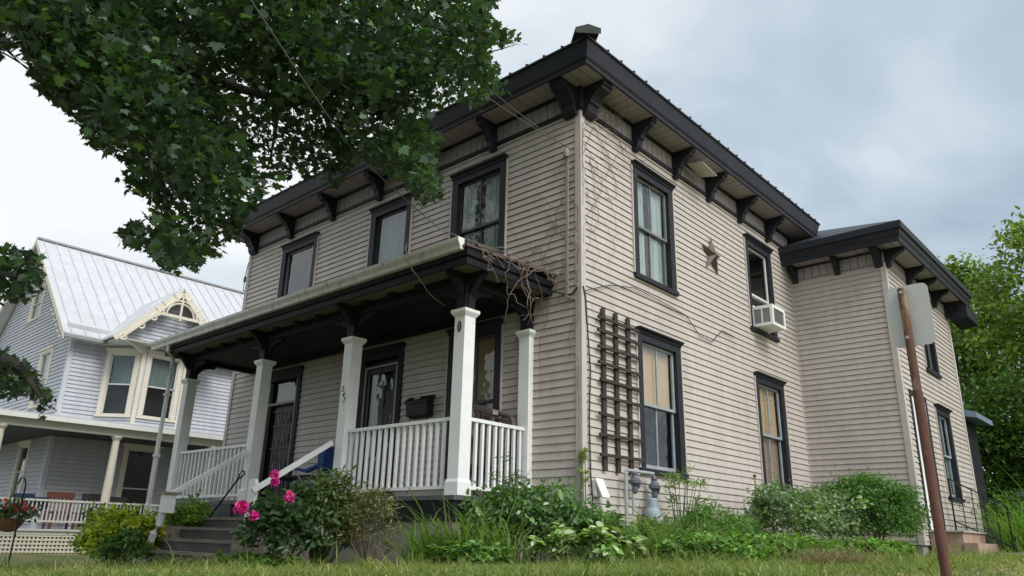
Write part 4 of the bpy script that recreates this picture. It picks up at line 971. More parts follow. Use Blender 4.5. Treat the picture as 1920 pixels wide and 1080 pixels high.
def blades(name, P, H, Wd, tint, m, parent=None, lean=.35, droop=.6, seg=4, az=None):
    n = len(P); a = npr.uniform(0, 2 * math.pi, n) if az is None else az
    d = np.stack([np.cos(a), np.sin(a), np.zeros(n)], 1); s = np.stack([-np.sin(a), np.cos(a), np.zeros(n)], 1)
    ln = np.abs(npr.normal(lean, lean * .5, n)); dr = np.abs(npr.normal(droop, droop * .4, n)); rows = []
    for i in range(seg + 1):
        t = i / seg; out = (ln * t + dr * t ** 2.5) * H; up = H * (t - .42 * np.minimum(dr, 1.2) * t ** 3)
        c = P + d * out[:, None] + np.array([0, 0, 1]) * up[:, None]
        w = (Wd * (1 - t ** 1.6) * (0.75 + .5 * min(t * 3, 1)) * .5)[:, None]
        rows += [c - s * w, c + s * w] if i < seg else [c]
    k = 2 * seg + 1; X = np.stack(rows, 1) - np.array(loc_off(parent))
    fl = [[2 * i, 2 * i + 1, 2 * i + 3, 2 * i + 2] for i in range(seg - 1)] + [[2 * seg - 2, 2 * seg - 1, 2 * seg]]
    loops = (np.concatenate([np.array(f) for f in fl])[None, :] + (np.arange(n) * k)[:, None]).ravel()
    sizes = np.tile(np.array([len(f) for f in fl]), n)
    me = bpy.data.meshes.new(name); me.vertices.add(n * k); me.vertices.foreach_set('co', X.astype(np.float32).ravel())
    me.loops.add(len(loops)); me.loops.foreach_set('vertex_index', loops.astype(np.int32)); me.polygons.add(len(sizes))
    me.polygons.foreach_set('loop_start', np.concatenate([[0], np.cumsum(sizes)[:-1]]).astype(np.int32))
    at = me.attributes.new('tint', 'FLOAT_COLOR', 'POINT')
    at.data.foreach_set('color', np.concatenate([np.repeat(tint, k, 0), np.ones((n * k, 1))], 1).astype(np.float32).ravel())
    me.update(calc_edges=True); me.validate(); me.materials.append(m)
    ob = bpy.data.objects.new(name, me); COL.objects.link(ob)
    if parent: ob.parent = parent
    return ob

def rdir(n):
    return unit(npr.normal(0, 1, (n, 3)))

def shrub(name, c, r, n, size, shape, base, label, cat='shrub', var=.3, stems=14, alt=None, palt=0., mt='leaf', lump=.35, up=.5, group=None, sprigs=0, bare=False, hollow=.35, stemcol='stem', bright=1.4):
    """bush: leaves gathered in uneven clumps through an ellipsoid on stems"""
    c = np.array(c, float); r = np.array(r, float); z0 = GZ(c[0], c[1]); base = tuple(np.array(base) * bright); alt = None if alt is None else tuple(np.array(alt) * (bright + 1) / 2)
    if name in ('leafy_weed', 'low_weed'): size *= .68; n = int(n * 1.9); base = tuple(np.array(base) * 1.2)
    root = thing(name, (c[0], c[1], z0), label, cat, group)
    k = max(10, n // 45); D_ = rdir(k); D_[:, 2] = np.where(D_[:, 2] < -.5, -D_[:, 2], D_[:, 2])
    rad = npr.uniform(hollow, 1, (k, 1)) ** .5 * np.exp(npr.normal(0, .09, (k, 1)))
    cc = c + D_ * rad * r
    if sprigs:
        sd = rdir(sprigs); sd[:, 2] = np.abs(sd[:, 2]) * 1.2 + .3; cc = np.concatenate([cc, c + unit(sd) * r * npr.uniform(1.05, 1.35, (sprigs, 1))])
    idx = npr.integers(0, len(cc), n); sp = lump * r.min() * np.array([1, 1, .8])
    P = cc[idx] + npr.normal(0, 1, (n, 3)) * sp * .55
    P[:, 2] = np.maximum(P[:, 2], z0 + .01 + npr.random(n) * .1)
    out = unit(P - (c - np.array([0, 0, r[2] * .7])))
    N_ = unit(rdir(n) * .75 + np.array([0, 0, up]) + out * .35); T = rdir(n) * .8 + out * .7 + np.array([0, 0, -.15])
    tn = tints(n, base, var * .55, .1, alt, palt) * np.exp(npr.normal(0, var * .6, (len(cc), 1)))[idx]
    leaf_mesh('foliage', P, size * np.exp(npr.normal(0, .25, n)), N_, T, shape, np.clip(tn, .004, .9), M[mt], root)
    g = G(); ids = npr.choice(len(cc), min(stems, len(cc)), replace=False)
    for i in ids:
        b = V((c[0] + npr.normal(0, .12 * r[0]), c[1] + npr.normal(0, .12 * r[1]), z0 - .05)); e = V(cc[i]); mid = b.lerp(e, .5) + V((npr.normal(0, .05), npr.normal(0, .05), .06))
        g.tube([b, mid, e], [.012, .009, .004], 5)
    g.build('stem', M[stemcol], root)
    return root

# --- camera model constants (used only to shape the maple's pruned outline)
CAM = np.array([6.526, -8.6817, -.5769]); yaw, pitch, roll, FPX = -.7416, .3234, .0249, 1403.54
cy_, sy_, cp_, sp_ = math.cos(yaw), math.sin(yaw), math.cos(pitch), math.sin(pitch)
FWD = np.array([sy_ * cp_, cy_ * cp_, sp_]); R0 = np.array([cy_, -sy_, 0.]); U0 = np.cross(R0, FWD)
RGT = math.cos(roll) * R0 + math.sin(roll) * U0; UPV = -math.sin(roll) * R0 + math.cos(roll) * U0
def at(px, py, r):
    d = FWD + (px - 960) / FPX * RGT - (py - 540) / FPX * UPV
    return CAM + d / math.hypot(d[0], d[1]) * r
def proj(P):
    d = P - CAM; z = d @ FWD; return 960 + FPX * (d @ RGT) / z, 540 - FPX * (d @ UPV) / z
def inpoly(x, y, poly):
    ins = np.zeros(len(x), bool); j = len(poly) - 1
    for i in range(len(poly)):
        xi, yi = poly[i]; xj, yj = poly[j]
        ins ^= ((yi > y) != (yj > y)) & (x < (xj - xi) * (y - yi) / (yj - yi + 1e-12) + xi); j = i
    return ins

# ---- the big maple in front of the house
TR = V((-5.6, -9.3, GZ(-5.6, -9.3)))
maple = thing('maple_tree', TR, 'large dark green maple whose crown overhangs the front of the house from the street side', 'tree')
POLY = [(-420, -420), (1010, -420), (930, 0), (914, 24), (935, 48), (980, 60), (982, 84), (934, 86), (910, 76), (918, 107), (934, 131), (954, 171), (918, 183), (902, 211), (862, 195), (830, 195), (806, 217), (830, 259), (818, 279), (822, 318), (826, 374), (790, 390), (775, 358), (759, 342), (719, 318), (703, 311), (690, 300), (671, 303), (639, 350), (611, 338), (560, 330), (505, 352), (479, 376), (455, 421), (444, 447), (410, 478), (375, 487), (370, 507), (325, 505), (292, 505), (300, 488), (283, 472), (262, 458), (232, 462), (210, 452), (223, 428), (287, 418), (275, 406), (287, 382), (239, 358), (231, 330), (235, 298), (151, 263), (159, 239), (139, 227), (115, 199), (68, 171), (68, 151), (48, 135), (60, 115), (32, 80), (4, 48), (-60, 62), (-420, 160)]
POLY2 = [(-60, 455), (30, 462), (70, 475), (84, 500), (78, 535), (45, 570), (20, 566), (-10, 575), (-60, 560)]
POLY3 = [(-60, 640), (20, 662), (55, 690), (90, 718), (104, 752), (84, 800), (60, 785), (72, 752), (35, 735), (10, 752), (-60, 730)]
POLY4 = [(-40, 60), (14, 72), (20, 92), (-4, 98), (-40, 90)]
def crown_pts(n, poly, r0, r1, edge=0.):
    xs = [p[0] for p in poly]; ys = [p[1] for p in poly]; out = []
    while len(out) < n:
        x = npr.uniform(min(xs), max(xs), 400); y = npr.uniform(min(ys), max(ys), 400); ok = inpoly(x, y, poly)
        for a, b in zip(x[ok], y[ok]):
            s = (950 - a) / 950; lo = r0 + 0. * s; hi = r1 + 3.0 * max(0, min(1.2, s))
            if ((a - 480) / 75) ** 2 + ((b - 270) / 110) ** 2 < 1 and npr.random() < .55: continue
            if b < 0 and npr.random() < .6: continue
            p = at(a, b, npr.uniform(lo, hi))
            if math.sin(p[0] * 2.3 + 1.1 * math.sin(p[2] * 2.1)) * math.sin(p[2] * 2.6 + p[1] * 1.3) > .42: continue
            if p[1] > -.95: continue
            out.append(p)
            if len(out) >= n: break
    return np.array(out)
cl = np.concatenate([crown_pts(860, POLY, 6.6, 9.6), crown_pts(16, POLY2, 7.5, 8.8), crown_pts(18, POLY3, 7.5, 8.6), crown_pts(5, POLY4, 8, 9)])
# unseen crown bulk beyond the view, added to shade the house front
ex = np.array([-4.6, -8.4, 8.0]) + rdir(760) * npr.uniform(.3, 1, (760, 1)) ** .5 * np.array([5.6, 4.8, 3.8])
px, py = proj(ex); zc = (ex - CAM) @ FWD; ok = (zc < .5) | (px < -40) | (py < -40) | inpoly(px, py, POLY)
dz = np.linalg.norm(ex - CAM, axis=1) > 4.5; ex = ex[ok & dz & (ex[:, 2] > 3.4)]
cl = np.concatenate([cl, ex])
idx = npr.integers(0, len(cl), 112000); P = cl[idx] + npr.normal(0, 1, (112000, 3)) * np.array([.20, .20, .12])
px, py = proj(P + npr.normal(0, .02, P.shape))
out_ = (px < -30) | (py < -30) | (px > 1960) | ((P - CAM) @ FWD < .5)
keep = (out_ | inpoly(px, py, POLY) | inpoly(px, py, POLY2) | inpoly(px, py, POLY3) | inpoly(px, py, POLY4)) & ((P[:, 1] < -.75) | (P[:, 2] > 7.6))
P = P[keep]; idx = idx[keep]; n = len(P)
N_ = unit(rdir(n) * .8 + np.array([0, 0, .8])); T = rdir(n) + np.array([.35, .1, -.45])
tn = tints(n, (.041, .076, .041), .26, .10, (.07, .12, .03), .05) * np.exp(npr.normal(0, .16, (len(cl), 1)))[idx]
leaf_mesh('crown', P, .074 * np.exp(npr.normal(0, .28, n)), N_, T, 'maple', np.clip(tn, .004, .9), M['leaf'], maple)
# trunk, limbs, twigs
g = G()
top = TR + V((.25, .3, 4.6))
g.tube([TR - V((0, 0, .4)), TR + V((0, 0, .25)), TR + V((.05, .05, 1.6)), TR + V((.12, .18, 3.2)), top], [.62, .46, .38, .35, .31], 14)
nodes = [TR + V((.12, .18, 3.2)), top]; dist = [3.2, 4.6]
limbs = [[at(-100, -140, 11.5), at(240, 40, 10.4), at(420, 60, 9.6), at(640, 90, 9.0)], [at(120, -220, 11.), at(420, -60, 10), at(505, 110, 9.6), at(522, 200, 9.3), at(508, 290, 9.1)],
         [at(-60, -120, 11), at(170, 60, 9.9), at(290, 260, 9.4), at(330, 440, 9.0)], [at(260, -300, 10), at(560, -140, 8.8), at(800, 40, 8.4), at(900, 110, 8.3)],
         [at(-160, -120, 10), at(260, 100, 8.4), at(520, 190, 7.6), at(700, 230, 7.4)], [at(-120, 360, 10.4), at(-60, 500, 9.), at(30, 520, 8.3)], [at(-160, 520, 10), at(-80, 620, 9.0), at(20, 690, 8.2), at(75, 745, 8.0)],
         [at(-40, -160, 12.4), at(200, -60, 12), at(360, 130, 11.6)], [V((-7.2, -9.2, 6.4)), V((-8.4, -10.2, 8))], [V((-6, -10, 6.6)), V((-6.2, -11.6, 8.4))]]
for lb in limbs:
    pts = [top.lerp(nodes[0], rnd.random() * .6)] + [V(p) for p in lb]; fine = []
    for a, b in zip(pts[:-1], pts[1:]):
        for t in (0, .33, .66): fine.append(a.lerp(b, t) + V((rnd.uniform(-.05, .05), rnd.uniform(-.05, .05), rnd.uniform(-.05, .05))))
    fine.append(pts[-1]); k = len(fine)
    g.tube(fine, [.10 * (1 - i / (k - 1)) ** .8 + .013 for i in range(k)], 8)
    for i in range(2, k): nodes.append(fine[i]); dist.append(4.6 + i * .5)
NA = [tuple(x) for x in nodes]; cnt = 0
order = np.argsort(np.linalg.norm(cl - np.array(top), axis=1))
arr = np.array(NA)
for i in order:
    e = cl[i]; dd = np.linalg.norm(arr - e, axis=1); j = int(np.argmin(dd)); a = V(arr[j]); b = V(e); ln = (b - a).length
    if ln > (1.5 if e[2] < 4 else 2.6): continue
    if e[2] < 4.2:
        qx, _ = proj(np.array([arr[j], e]))
        if abs(qx[0] - qx[1]) > 90: continue
    m1 = a.lerp(b, .35) + V((0, 0, .05 * ln)); m2 = a.lerp(b, .7) + V((rnd.uniform(-.06, .06), rnd.uniform(-.06, .06), .04 * ln))
    r = .007 + .007 * ln
    g.tube([a, m1, m2, b], [r, r * .8, r * .6, .003], 5)
    arr = np.concatenate([arr, [m2, b]])
g.build('trunk', M['bark'], maple, smooth=True)

# ---- trees beyond the wing
def tree(name, x, y, h, blobs, n, size, base, label, trunk_r=.2, group='trees beyond the wing', shape='ovate', var=.34):
    z0 = GZ(x, y); t = thing(name, (x, y, z0), label, 'tree', group)
    k = sum(b[4] for b in blobs); cs = []
    for bx, by, bz, br, cnt in blobs:
        d = rdir(cnt); cs.append(np.array([x + bx, y + by, z0 + bz]) + d * br * npr.uniform(.35, 1.05, (cnt, 1)) ** .6 * np.array([1, 1, .85]))
    cs = np.concatenate(cs); idx = npr.integers(0, len(cs), n)
    P = cs[idx] + npr.normal(0, 1, (n, 3)) * np.array([.30, .30, .20]); N_ = unit(rdir(n) * .7 + np.array([0, 0, .7])); T = rdir(n) + np.array([0, 0, -.3])
    hz = (cs[:, 2] - z0) / h
    tn = tints(n, base, .2, .12, tuple(np.array(base) * np.array([1.7, 1.45, 1.0])), .15) * np.exp(npr.normal(0, var * .7, (len(cs), 1)))[idx]
    leaf_mesh('crown', P, size * np.exp(npr.normal(0, .25, n)), N_, T, shape, np.clip(tn, .004, .9), M['leaf_thin'], t)
    g = G(); tp = V((x, y, z0 + h * .62)); g.tube([(x, y, z0 - .3), (x + .05, y, z0 + h * .2), (x - .06, y + .05, z0 + h * .42), tp], [trunk_r * 1.3, trunk_r, trunk_r * .75, trunk_r * .4], 9)
    for i in npr.choice(len(cs), min(40, len(cs)), replace=False):
        b = V(cs[i]); a = V((x, y, z0 + h * rnd.uniform(.2, .6))); g.tube([a, a.lerp(b, .5) + V((0, 0, .2)), b], [.05, .03, .008], 5)
    g.build('trunk', M['bark'], t, smooth=True)
    return t
tree('leafy_tree', 4.6, 21.5, 11.0, [(0, 0, 8.4, 2.6, 90), (-1.4, -.4, 6.2, 2.2, 80), (1.6, -.2, 6.4, 2.4, 80), (-.3, -.8, 4.2, 2.4, 80), (1.8, -.6, 3.6, 2., 50), (-.6, .2, 10.3, 1.1, 26)], 26000, .16, (.14, .215, .045), 'tall bright green tree rising highest beyond the wing')
tree('leafy_tree', .9, 25.5, 10.5, [(0, 0, 8.4, 2.3, 80), (-1.2, 0, 7.2, 2., 60), (1.4, -.3, 6.4, 2.2, 70), (.2, -.4, 4.6, 2.2, 70), (-.2, 0, 10.4, .9, 20)], 20000, .16, (.125, .2, .045), 'green tree with sparse pointed top just behind the wing roof')
tree('leafy_tree', 1.7, 19.2, 5.4, [(.2, 0, 3.9, 1.5, 60), (1.2, 0, 2.8, 1.5, 60), (-.4, 0, 2.4, 1.3, 50)], 13000, .13, (.06, .125, .024), 'low shady tree beside the rear porch roof', .1)
tree('leafy_tree', 6.9, 24.5, 9.8, [(0, 0, 7.2, 2.4, 80), (0, -.4, 4.4, 2.3, 70)], 12000, .16, (.135, .21, .045), 'green tree at the right edge beyond the bin')
for i, (x, y, s) in enumerate(((2.4, 17.4, 1.0), (4.1, 17.0, 1.1), (5.4, 18.5, 1.3))):
    shrub('understorey_bush', (x, y, GZ(x, y) + .7 * s), (.9 * s, .8 * s, .8 * s), 3200, .10, 'ovate', (.05, .10, .022), ['dark undergrowth bush nearest the rear porch', 'dark undergrowth bush behind the bin', 'largest dark undergrowth bush under the tall tree'][i], 'bush', group='undergrowth behind the yard')
fn = thing('board_fence', (3, 21, 0), 'weathered grey-brown board fence among the trees behind the bin', 'fence')
for i in range(26):
    x = .6 + i * .26; z = GZ(x, 20.2); h = 1.9 + rnd.uniform(-.35, .25)
    G().box(x, x + .2, 20.2, 20.225, z - .1, z + h).build('board', M['fence'], fn)
G().box(.6, 7.3, 20.23, 20.28, GZ(3, 20.2) + .5, GZ(3, 20.2) + .6).build('rail', M['fence'], fn)

# ---- shrubs and border plants
rb = shrub('rose_bush', (-2.45, -3.1, -.55), (.62, .45, .38), 2300, .085, 'ovate', (.035, .07, .026), 'dark-leaved rose bush with large pink blooms beside the steps', 'rose bush', stems=12, sprigs=5)
def bloom(c, r):
    n = 70; c = np.array(c); d = rdir(n); rr = npr.uniform(.25, 1, n); P = c + d * (rr * r * .55)[:, None]
    tn = tints(n, (.60, .03, .34), .18, .08, (.80, .20, .55), .3)
    leaf_mesh('bloom', P, r * npr.uniform(.55, .8, n), unit(d + rdir(n) * .35), rdir(n) + d * .2, 'petal', tn, M['petal'], rb)
    b = V(c); a = V((-2.7 + rnd.uniform(-.2, .2), -3.1, -.75)); G().tube([a, a.lerp(b, .6) + V((0, 0, .1)), b], [.01, .008, .006], 5).build('flower_stem', M['stem'], rb)
for p, r in (((453, 951), .105), ((476, 967), .075), ((515, 889), .062), ((516, 904), .068), ((543, 931), .078)): bloom(at(*p, 9.9), r * 1.05)
shrub('broadleaf_bush', (-2.35, -2.55, -.42), (.52, .42, .48), 3000, .095, 'narrow', (.065, .10, .034), 'olive-green broadleaf bush in front of the numbered porch post', stems=16, alt=(.13, .13, .06), palt=.12, sprigs=10)
shrub('scrubby_bush', (-1.66, -2.35, -.5), (.45, .32, .38), 1900, .055, 'narrow', (.10, .115, .045), 'scrubby brownish-green bush against the porch foundation', alt=(.2, .16, .09), palt=.3, sprigs=12, stems=22, stemcol='vine')
shrub('golden_shrub', (-7.75, -2.85, -.80), (1.05, .6, .38), 5200, .075, 'ovate', (.24, .27, .022), 'yellow-green shrub left of the steps by the downspout', alt=(.06, .12, .025), palt=.2, sprigs=14)
shrub('golden_shrub', (-9.0, -2.7, -.7), (.85, .5, .42), 3400, .075, 'ovate', (.20, .24, .022), 'yellow-green shrub at the far left in front of the lattice', alt=(.05, .09, .025), palt=.3, sprigs=8)
shrub('golden_shrub', (-7.0, -2.2, -.62), (.5, .4, .45), 2000, .075, 'ovate', (.10, .17, .025), 'greener small shrub between the golden shrub and the steps', sprigs=8)
shrub('foundation_weed', (-7.0, -3.2, -.9), (.5, .35, .25), 1400, .07, 'ovate', (.05, .10, .03), 'low green plant at the foot of the golden shrub', 'plant')
shrub('leafy_weed', (-.05, -1.15, -.5), (.95, .5, .42), 4200, .095, 'ovate', (.065, .12, .04), 'tall leafy weeds with small white flowers at the house corner', 'weeds', alt=(.5, .52, .45), palt=.015, sprigs=34)
shrub('leafy_weed', (.55, -.55, -.55), (.5, .45, .3), 1700, .085, 'ovate', (.065, .125, .032), 'leafy weeds directly below the corner board', 'weeds')
shrub('leafy_weed', (.75, .6, -.62), (.5, .75, .26), 2000, .085, 'narrow', (.065, .125, .03), 'leafy weeds round the gas meter', 'weeds', alt=(.12, .17, .04), palt=.2, sprigs=4)
shrub('leafy_weed', (.75, 2.2, -.48), (.5, .75, .38), 2600, .085, 'narrow', (.07, .135, .03), 'leafy weeds below the trellis-side window', 'weeds', alt=(.13, .18, .05), palt=.2, sprigs=16)
shrub('leafy_weed', (.6, 3.5, -.55), (.45, .6, .28), 1500, .08, 'ovate', (.08, .145, .032), 'low leafy weeds just before the sage shrub', 'weeds', sprigs=6)
shrub('variegated_plant', (1.55, -2.0, -.62), (.62, .4, .15), 1500, .085, 'ovate', (.10, .17, .05), 'low variegated plant with cream-edged leaves', 'plant', alt=(.42, .46, .30), palt=.4, up=1.2)
shrub('low_weed', (.45, -2.75, -.76), (.75, .25, .12), 1300, .08, 'ovate', (.07, .14, .03), 'low green weeds along the lawn edge in front of the daylilies', 'weeds', alt=(.14, .2, .05), palt=.2, up=1.)
shrub('low_weed', (-2.75, -3.3, -.95), (.95, .28, .10), 1300, .08, 'ovate', (.07, .14, .03), 'low green weeds along the lawn edge below the roses', 'weeds', alt=(.14, .2, .05), palt=.2, up=1.)
shrub('low_weed', (2.3, -.9, -.66), (.75, .7, .16), 1900, .08, 'ovate', (.07, .14, .03), 'low green weeds spreading from the variegated plant', 'weeds', alt=(.14, .2, .05), palt=.2, up=1.)
shrub('low_weed', (1.7, 2.3, -.66), (.75, 1.3, .2), 3000, .08, 'ovate', (.085, .16, .032), 'bright green ground weeds in front of the lower window', 'weeds', alt=(.15, .22, .05), palt=.2, up=1.)
shrub('low_weed', (2.1, 4.9, -.62), (.7, 1.3, .17), 2600, .08, 'ovate', (.085, .16, .032), 'bright green ground weeds at the foot of the sage shrub', 'weeds', alt=(.16, .22, .05), palt=.2, up=1.)
shrub('sage_shrub', (1.0, 4.45, -.12), (.55, .85, .42), 4200, .07, 'ovate', (.10, .155, .075), 'pale sage-green shrub under the far lower window', alt=(.24, .29, .2), palt=.18, sprigs=14)
shrub('sage_shrub', (1.25, 5.75, -.08), (.5, .55, .42), 2600, .07, 'ovate', (.11, .16, .085), 'pale sage-green shrub touching the round bush', alt=(.26, .31, .22), palt=.25, sprigs=6)
shrub('round_bush', (1.60, 6.85, .02), (.90, .80, .62), 30000, .042, 'ovate', (.055, .125, .026), 'dense dark green rounded bush below the wing', var=.22, lump=.24, stems=24, alt=(.10, .18, .035), palt=.15, hollow=.55, sprigs=24)
shrub('climbing_weed', (.07, -.07, .28), (.05, .05, .62), 300, .05, 'narrow', (.17, .21, .08), 'yellow-green weed climbing the corner board', 'weeds', stems=6, lump=.6)
shrub('spindly_weed', (.02, -1.5, .0), (.2, .2, .3), 260, .05, 'narrow', (.05, .09, .03), 'spindly dark weed stem in front of the short railing', 'weeds', stems=8, sprigs=4)
shrub('spindly_weed', (.45, 1.9, .12), (.22, .5, .3), 420, .06, 'narrow', (.12, .18, .05), 'spindly pale weed stems below the trellis-side window', 'weeds', stems=14, sprigs=8)
def clump(name, x, y, n, h, w, spread, base, label, cat='plant', lean=.35, droop=.7, group=None, alt=None, palt=.2):
    z0 = GZ(x, y); t = thing(name, (x, y, z0), label, cat, group)
    P = np.array([x, y, z0]) + np.concatenate([npr.normal(0, 1, (n, 2)) * np.array(spread), np.zeros((n, 1))], 1)
    P[:, 2] = [GZ(a, b) - .01 for a, b in P[:, :2]]
    blades('foliage', P, h * np.exp(npr.normal(0, .25, n)), w * npr.uniform(.7, 1.2, n), tints(n, np.array(base) * 1.35, .22, .1, alt, palt), M['leaf_thin'], t, lean, droop)
    return t
clump('daylily', .0, -2.2, 230, .72, .022, (.42, .16), (.10, .17, .035), 'arching daylily leaves in front of the porch skirt', alt=(.22, .24, .09))
clump('daylily', -.25, -2.55, 130, .5, .02, (.22, .1), (.10, .17, .035), 'smaller arching daylily leaves left of the larger clump')
clump('daylily', 1.65, -.9, 110, .62, .022, (.3, .22), (.10, .18, .04), 'arching daylily leaves below the gas meter', alt=(.24, .26, .10))
clump('grassy_weed', 1.1, 1.4, 260, .55, .014, (.3, .8), (.12, .20, .045), 'grassy weeds below the trellis-side window', 'weeds', alt=(.24, .26, .10))
clump('grassy_weed', 1.5, 3.2, 260, .45, .014, (.3, .8), (.13, .22, .045), 'grassy weeds in front of the sage shrub', 'weeds', alt=(.24, .26, .10))
clump('tall_grass', 3.9, 11.6, 520, 1.25, .026, (.5, .55), (.12, .22, .035), 'tall arching grass clump right of the stoop', 'grass', droop=.9)
clump('tall_grass', 5.0, 13.6, 420, 1.1, .026, (.6, .5), (.11, .20, .035), 'tall arching grass clump at the right edge', 'grass', droop=.9)
clump('tall_grass', 3.2, 12.6, 240, .9, .024, (.3, .35), (.12, .20, .04), 'shorter grass clump close to the wing corner', 'grass', droop=.8)
clump('dry_clump', 4.45, -3.0, 620, .13, .006, (.11, .09), (.20, .14, .10), 'low dry brown plant clump in the lawn near the sign post', 'plant', lean=.9, droop=.3, alt=(.10, .12, .05))
# hanging basket on a hook
hb = thing('flower_basket', (-7.6, -4.83, GZ(-7.6, -4.8)), 'hanging basket of red flowers on a black hook at the left edge', 'flower basket')
bx, by = -7.45, -4.86; z = GZ(bx, by)
G().tube([(bx + .32, by + .02, z - .2), (bx + .32, by + .02, .05), (bx + .28, by, .14), (bx + .1, by, .16), (bx, by, .06)], .012, 6).build('hook', M['iron'], hb)
G().lathe((bx, by, -.66), [(.02, 0), (.12, .03), (.19, .14), (.21, .20), (.19, .2)], 14).build('basket', M['terracotta'], hb)
G().tube([(bx, by, .06), (bx, by, -.45)], .004, 4).build('chain', M['iron'], hb)
n = 420; P = np.array([bx, by, -.36]) + npr.normal(0, 1, (n, 3)) * np.array([.16, .16, .09]); leaf_mesh('foliage', P, npr.uniform(.05, .09, n), unit(rdir(n) + np.array([0, 0, .6])), rdir(n), 'ovate', tints(n, (.06, .10, .03), .3), M['leaf'], hb)
n = 48; P = np.array([bx, by, -.30]) + npr.normal(0, 1, (n, 3)) * np.array([.19, .19, .07]); leaf_mesh('blossom', P, npr.uniform(.05, .08, n), unit(rdir(n) + np.array([0, 0, .6])), rdir(n), 'petal', tints(n, (.45, .06, .08), .3), M['petal'], hb)

# ---- dry vines and wires
def vine(name, starts, label, mt='vine', r=.006, group=None):
    g = G()
    for pts in starts:
        pts = [V(p) for p in pts]; fine = []
        for a, b in zip(pts[:-1], pts[1:]):
            k = max(2, int((b - a).length / .09))
            for i in range(k): fine.append(a.lerp(b, i / k) + V((rnd.uniform(-1, 1), rnd.uniform(-1, 1), rnd.uniform(-1, 1))) * .012)
        fine.append(pts[-1]); k = len(fine); g.tube(fine, [r * (1.2 - .8 * i / k) for i in range(k)], 4)
    return tag(g.build(name, M[mt]), label, 'vine', group)
def wander(f, u, z, du, dz, n, step=.12, jit=.6, nn=.03):
    pts = [f(u, nn, z)]; a = math.atan2(dz, du)
    for i in range(n):
        a += rnd.gauss(0, jit); a = a * .75 + math.atan2(dz, du) * .25
        u += step * math.cos(a); z += step * math.sin(a); u = max(u, .01) if f is SD else min(u, -.02)
        pts.append(f(u, nn + rnd.uniform(0, .02), z))
    return pts
vine('dry_vine', [wander(SD, rnd.uniform(.15, .9), rnd.uniform(5.0, 6.1), rnd.uniform(-.5, .6), rnd.uniform(-1, .3), rnd.randint(8, 20)) for i in range(13)] + [wander(SD, .1 + .1 * i, 6.15, rnd.uniform(-.3, .6), -.9, 26) for i in range(4)], 'tangle of reddish dry vine on the side wall beside the upstairs window', 'redvine', .0042)
vine('dry_vine', [[SD(.3, .05, 6.2), SD(.42, .2, 6.5), SD(.5, .42, 6.62), SD(.35, .5, 6.75)], [SD(.9, .05, 6.1), SD(.85, .2, 6.35), SD(.95, .32, 6.52), SD(.86, .38, 6.7)], [SD(.3, .04, 6.1), SD(.6, .12, 6.36), SD(.8, .15, 6.42), SD(.95, .06, 6.3)]] + [wander(SD, .35 + .12 * i, 6.2, rnd.uniform(-.6, .8), .8, 6, .09, .8, .09) for i in range(6)], 'pale curling vine stems under the corner eave', 'vine', .008)
vine('dry_vine', [wander(FR, -.14, 5.2, 0, -1, 42, .1, .35), wander(FR, -.3, 5.0, -.1, -1, 22, .1, .5), wander(FR, -.12, 2.6, 0, -1, 18, .12, .4), wander(FR, -.2, 4.0, .2, -1, 30, .1, .4)] + [wander(FR, rnd.uniform(-.9, -.2), rnd.uniform(3.5, 4.4), rnd.uniform(-1, .3), rnd.uniform(-.4, .6), 9, .1, .7) for i in range(9)], 'dry vine running down the front wall beside the corner board', 'vine', .0055)
pv = []
for i in range(13):
    t = rnd.random(); y = -1.9 + 1.8 * t; x = -.48; p = V((x, y, 3.36)); pts = [p]
    for k in range(7):
        p = p + V((rnd.uniform(-.04, .10), rnd.uniform(-.12, .16), rnd.uniform(-.2, .06))); pts.append(p)
    pv.append(pts)
pv += [[(-.46, -1.9, 3.36), (-.44, -1.2, 3.33), (-.45, -.6, 3.4), (-.47, -.1, 3.42)], [(-.45, -1.5, 3.3), (-.40, -.9, 3.2), (-.42, -.4, 3.32), (-.5, -.02, 3.3)], [(-.5, -.05, 3.25), (-.75, -.15, 2.9), (-.9, -.2, 2.6)], [(-.55, -.05, 3.1), (-.62, -.06, 2.7), (-.75, -.08, 2.3), (-.72, -.06, 1.4)],
       [(-.46, -.5, 3.35), (-.5, -.9, 3.05), (-.6, -1.0, 2.75), (-.66, -.95, 2.45)], [(-.46, -.6, 3.35), (-.52, -.3, 3.0), (-.62, -.2, 2.75), (-.9, -.4, 2.7)]]
vine('dry_vine', pv, 'loops of dry vine hanging over the right edge of the porch roof', 'vine', .0075)
vine('dry_vine', [[(-1.75, -2.03, 3.6), (-1.62, -2.1, 3.3), (-1.5, -2.0, 3.05), (-1.35, -1.85, 2.75), (-1.2, -1.68, 2.6)]], 'single dry vine stem hanging across the porch gutter', 'vine', .009)
def wire(name, pts, r, mt, label, sag=0.):
    pts = [V(p) for p in pts]; fine = []
    for a, b in zip(pts[:-1], pts[1:]):
        for i in range(10): t = i / 10; fine.append(a.lerp(b, t) - V((0, 0, sag * 4 * t * (1 - t))))
    fine.append(pts[-1]); return tag(G().tube(fine, r, 5).build(name, M[mt]), label, 'wire')
wire('service_wire', [V(at(230, -420, 3.9)), V(at(470, 0, 5.2)), V(at(662, 283, 7.5)), V((-.75, -2.25, 3.50)), V((-.46, -.9, 3.42)), V((-.3, -.06, 3.3))], .0075, 'wire_grey', 'thick overhead service cable coming down to the porch roof corner', .02)
for i, (a, b) in enumerate((((-.20, -.1, 5.52), (760, 20)), ((-.14, -.1, 5.48), (740, 45)))):
    wire('service_wire', [V(a), V(at(*b, 8.6)), V(at(b[0] - 300, b[1] - 420, 6.2))], .006, 'wire_grey', ['upper thin wire from the weatherhead into the maple', 'lower thin wire from the weatherhead into the maple'][i], .12)
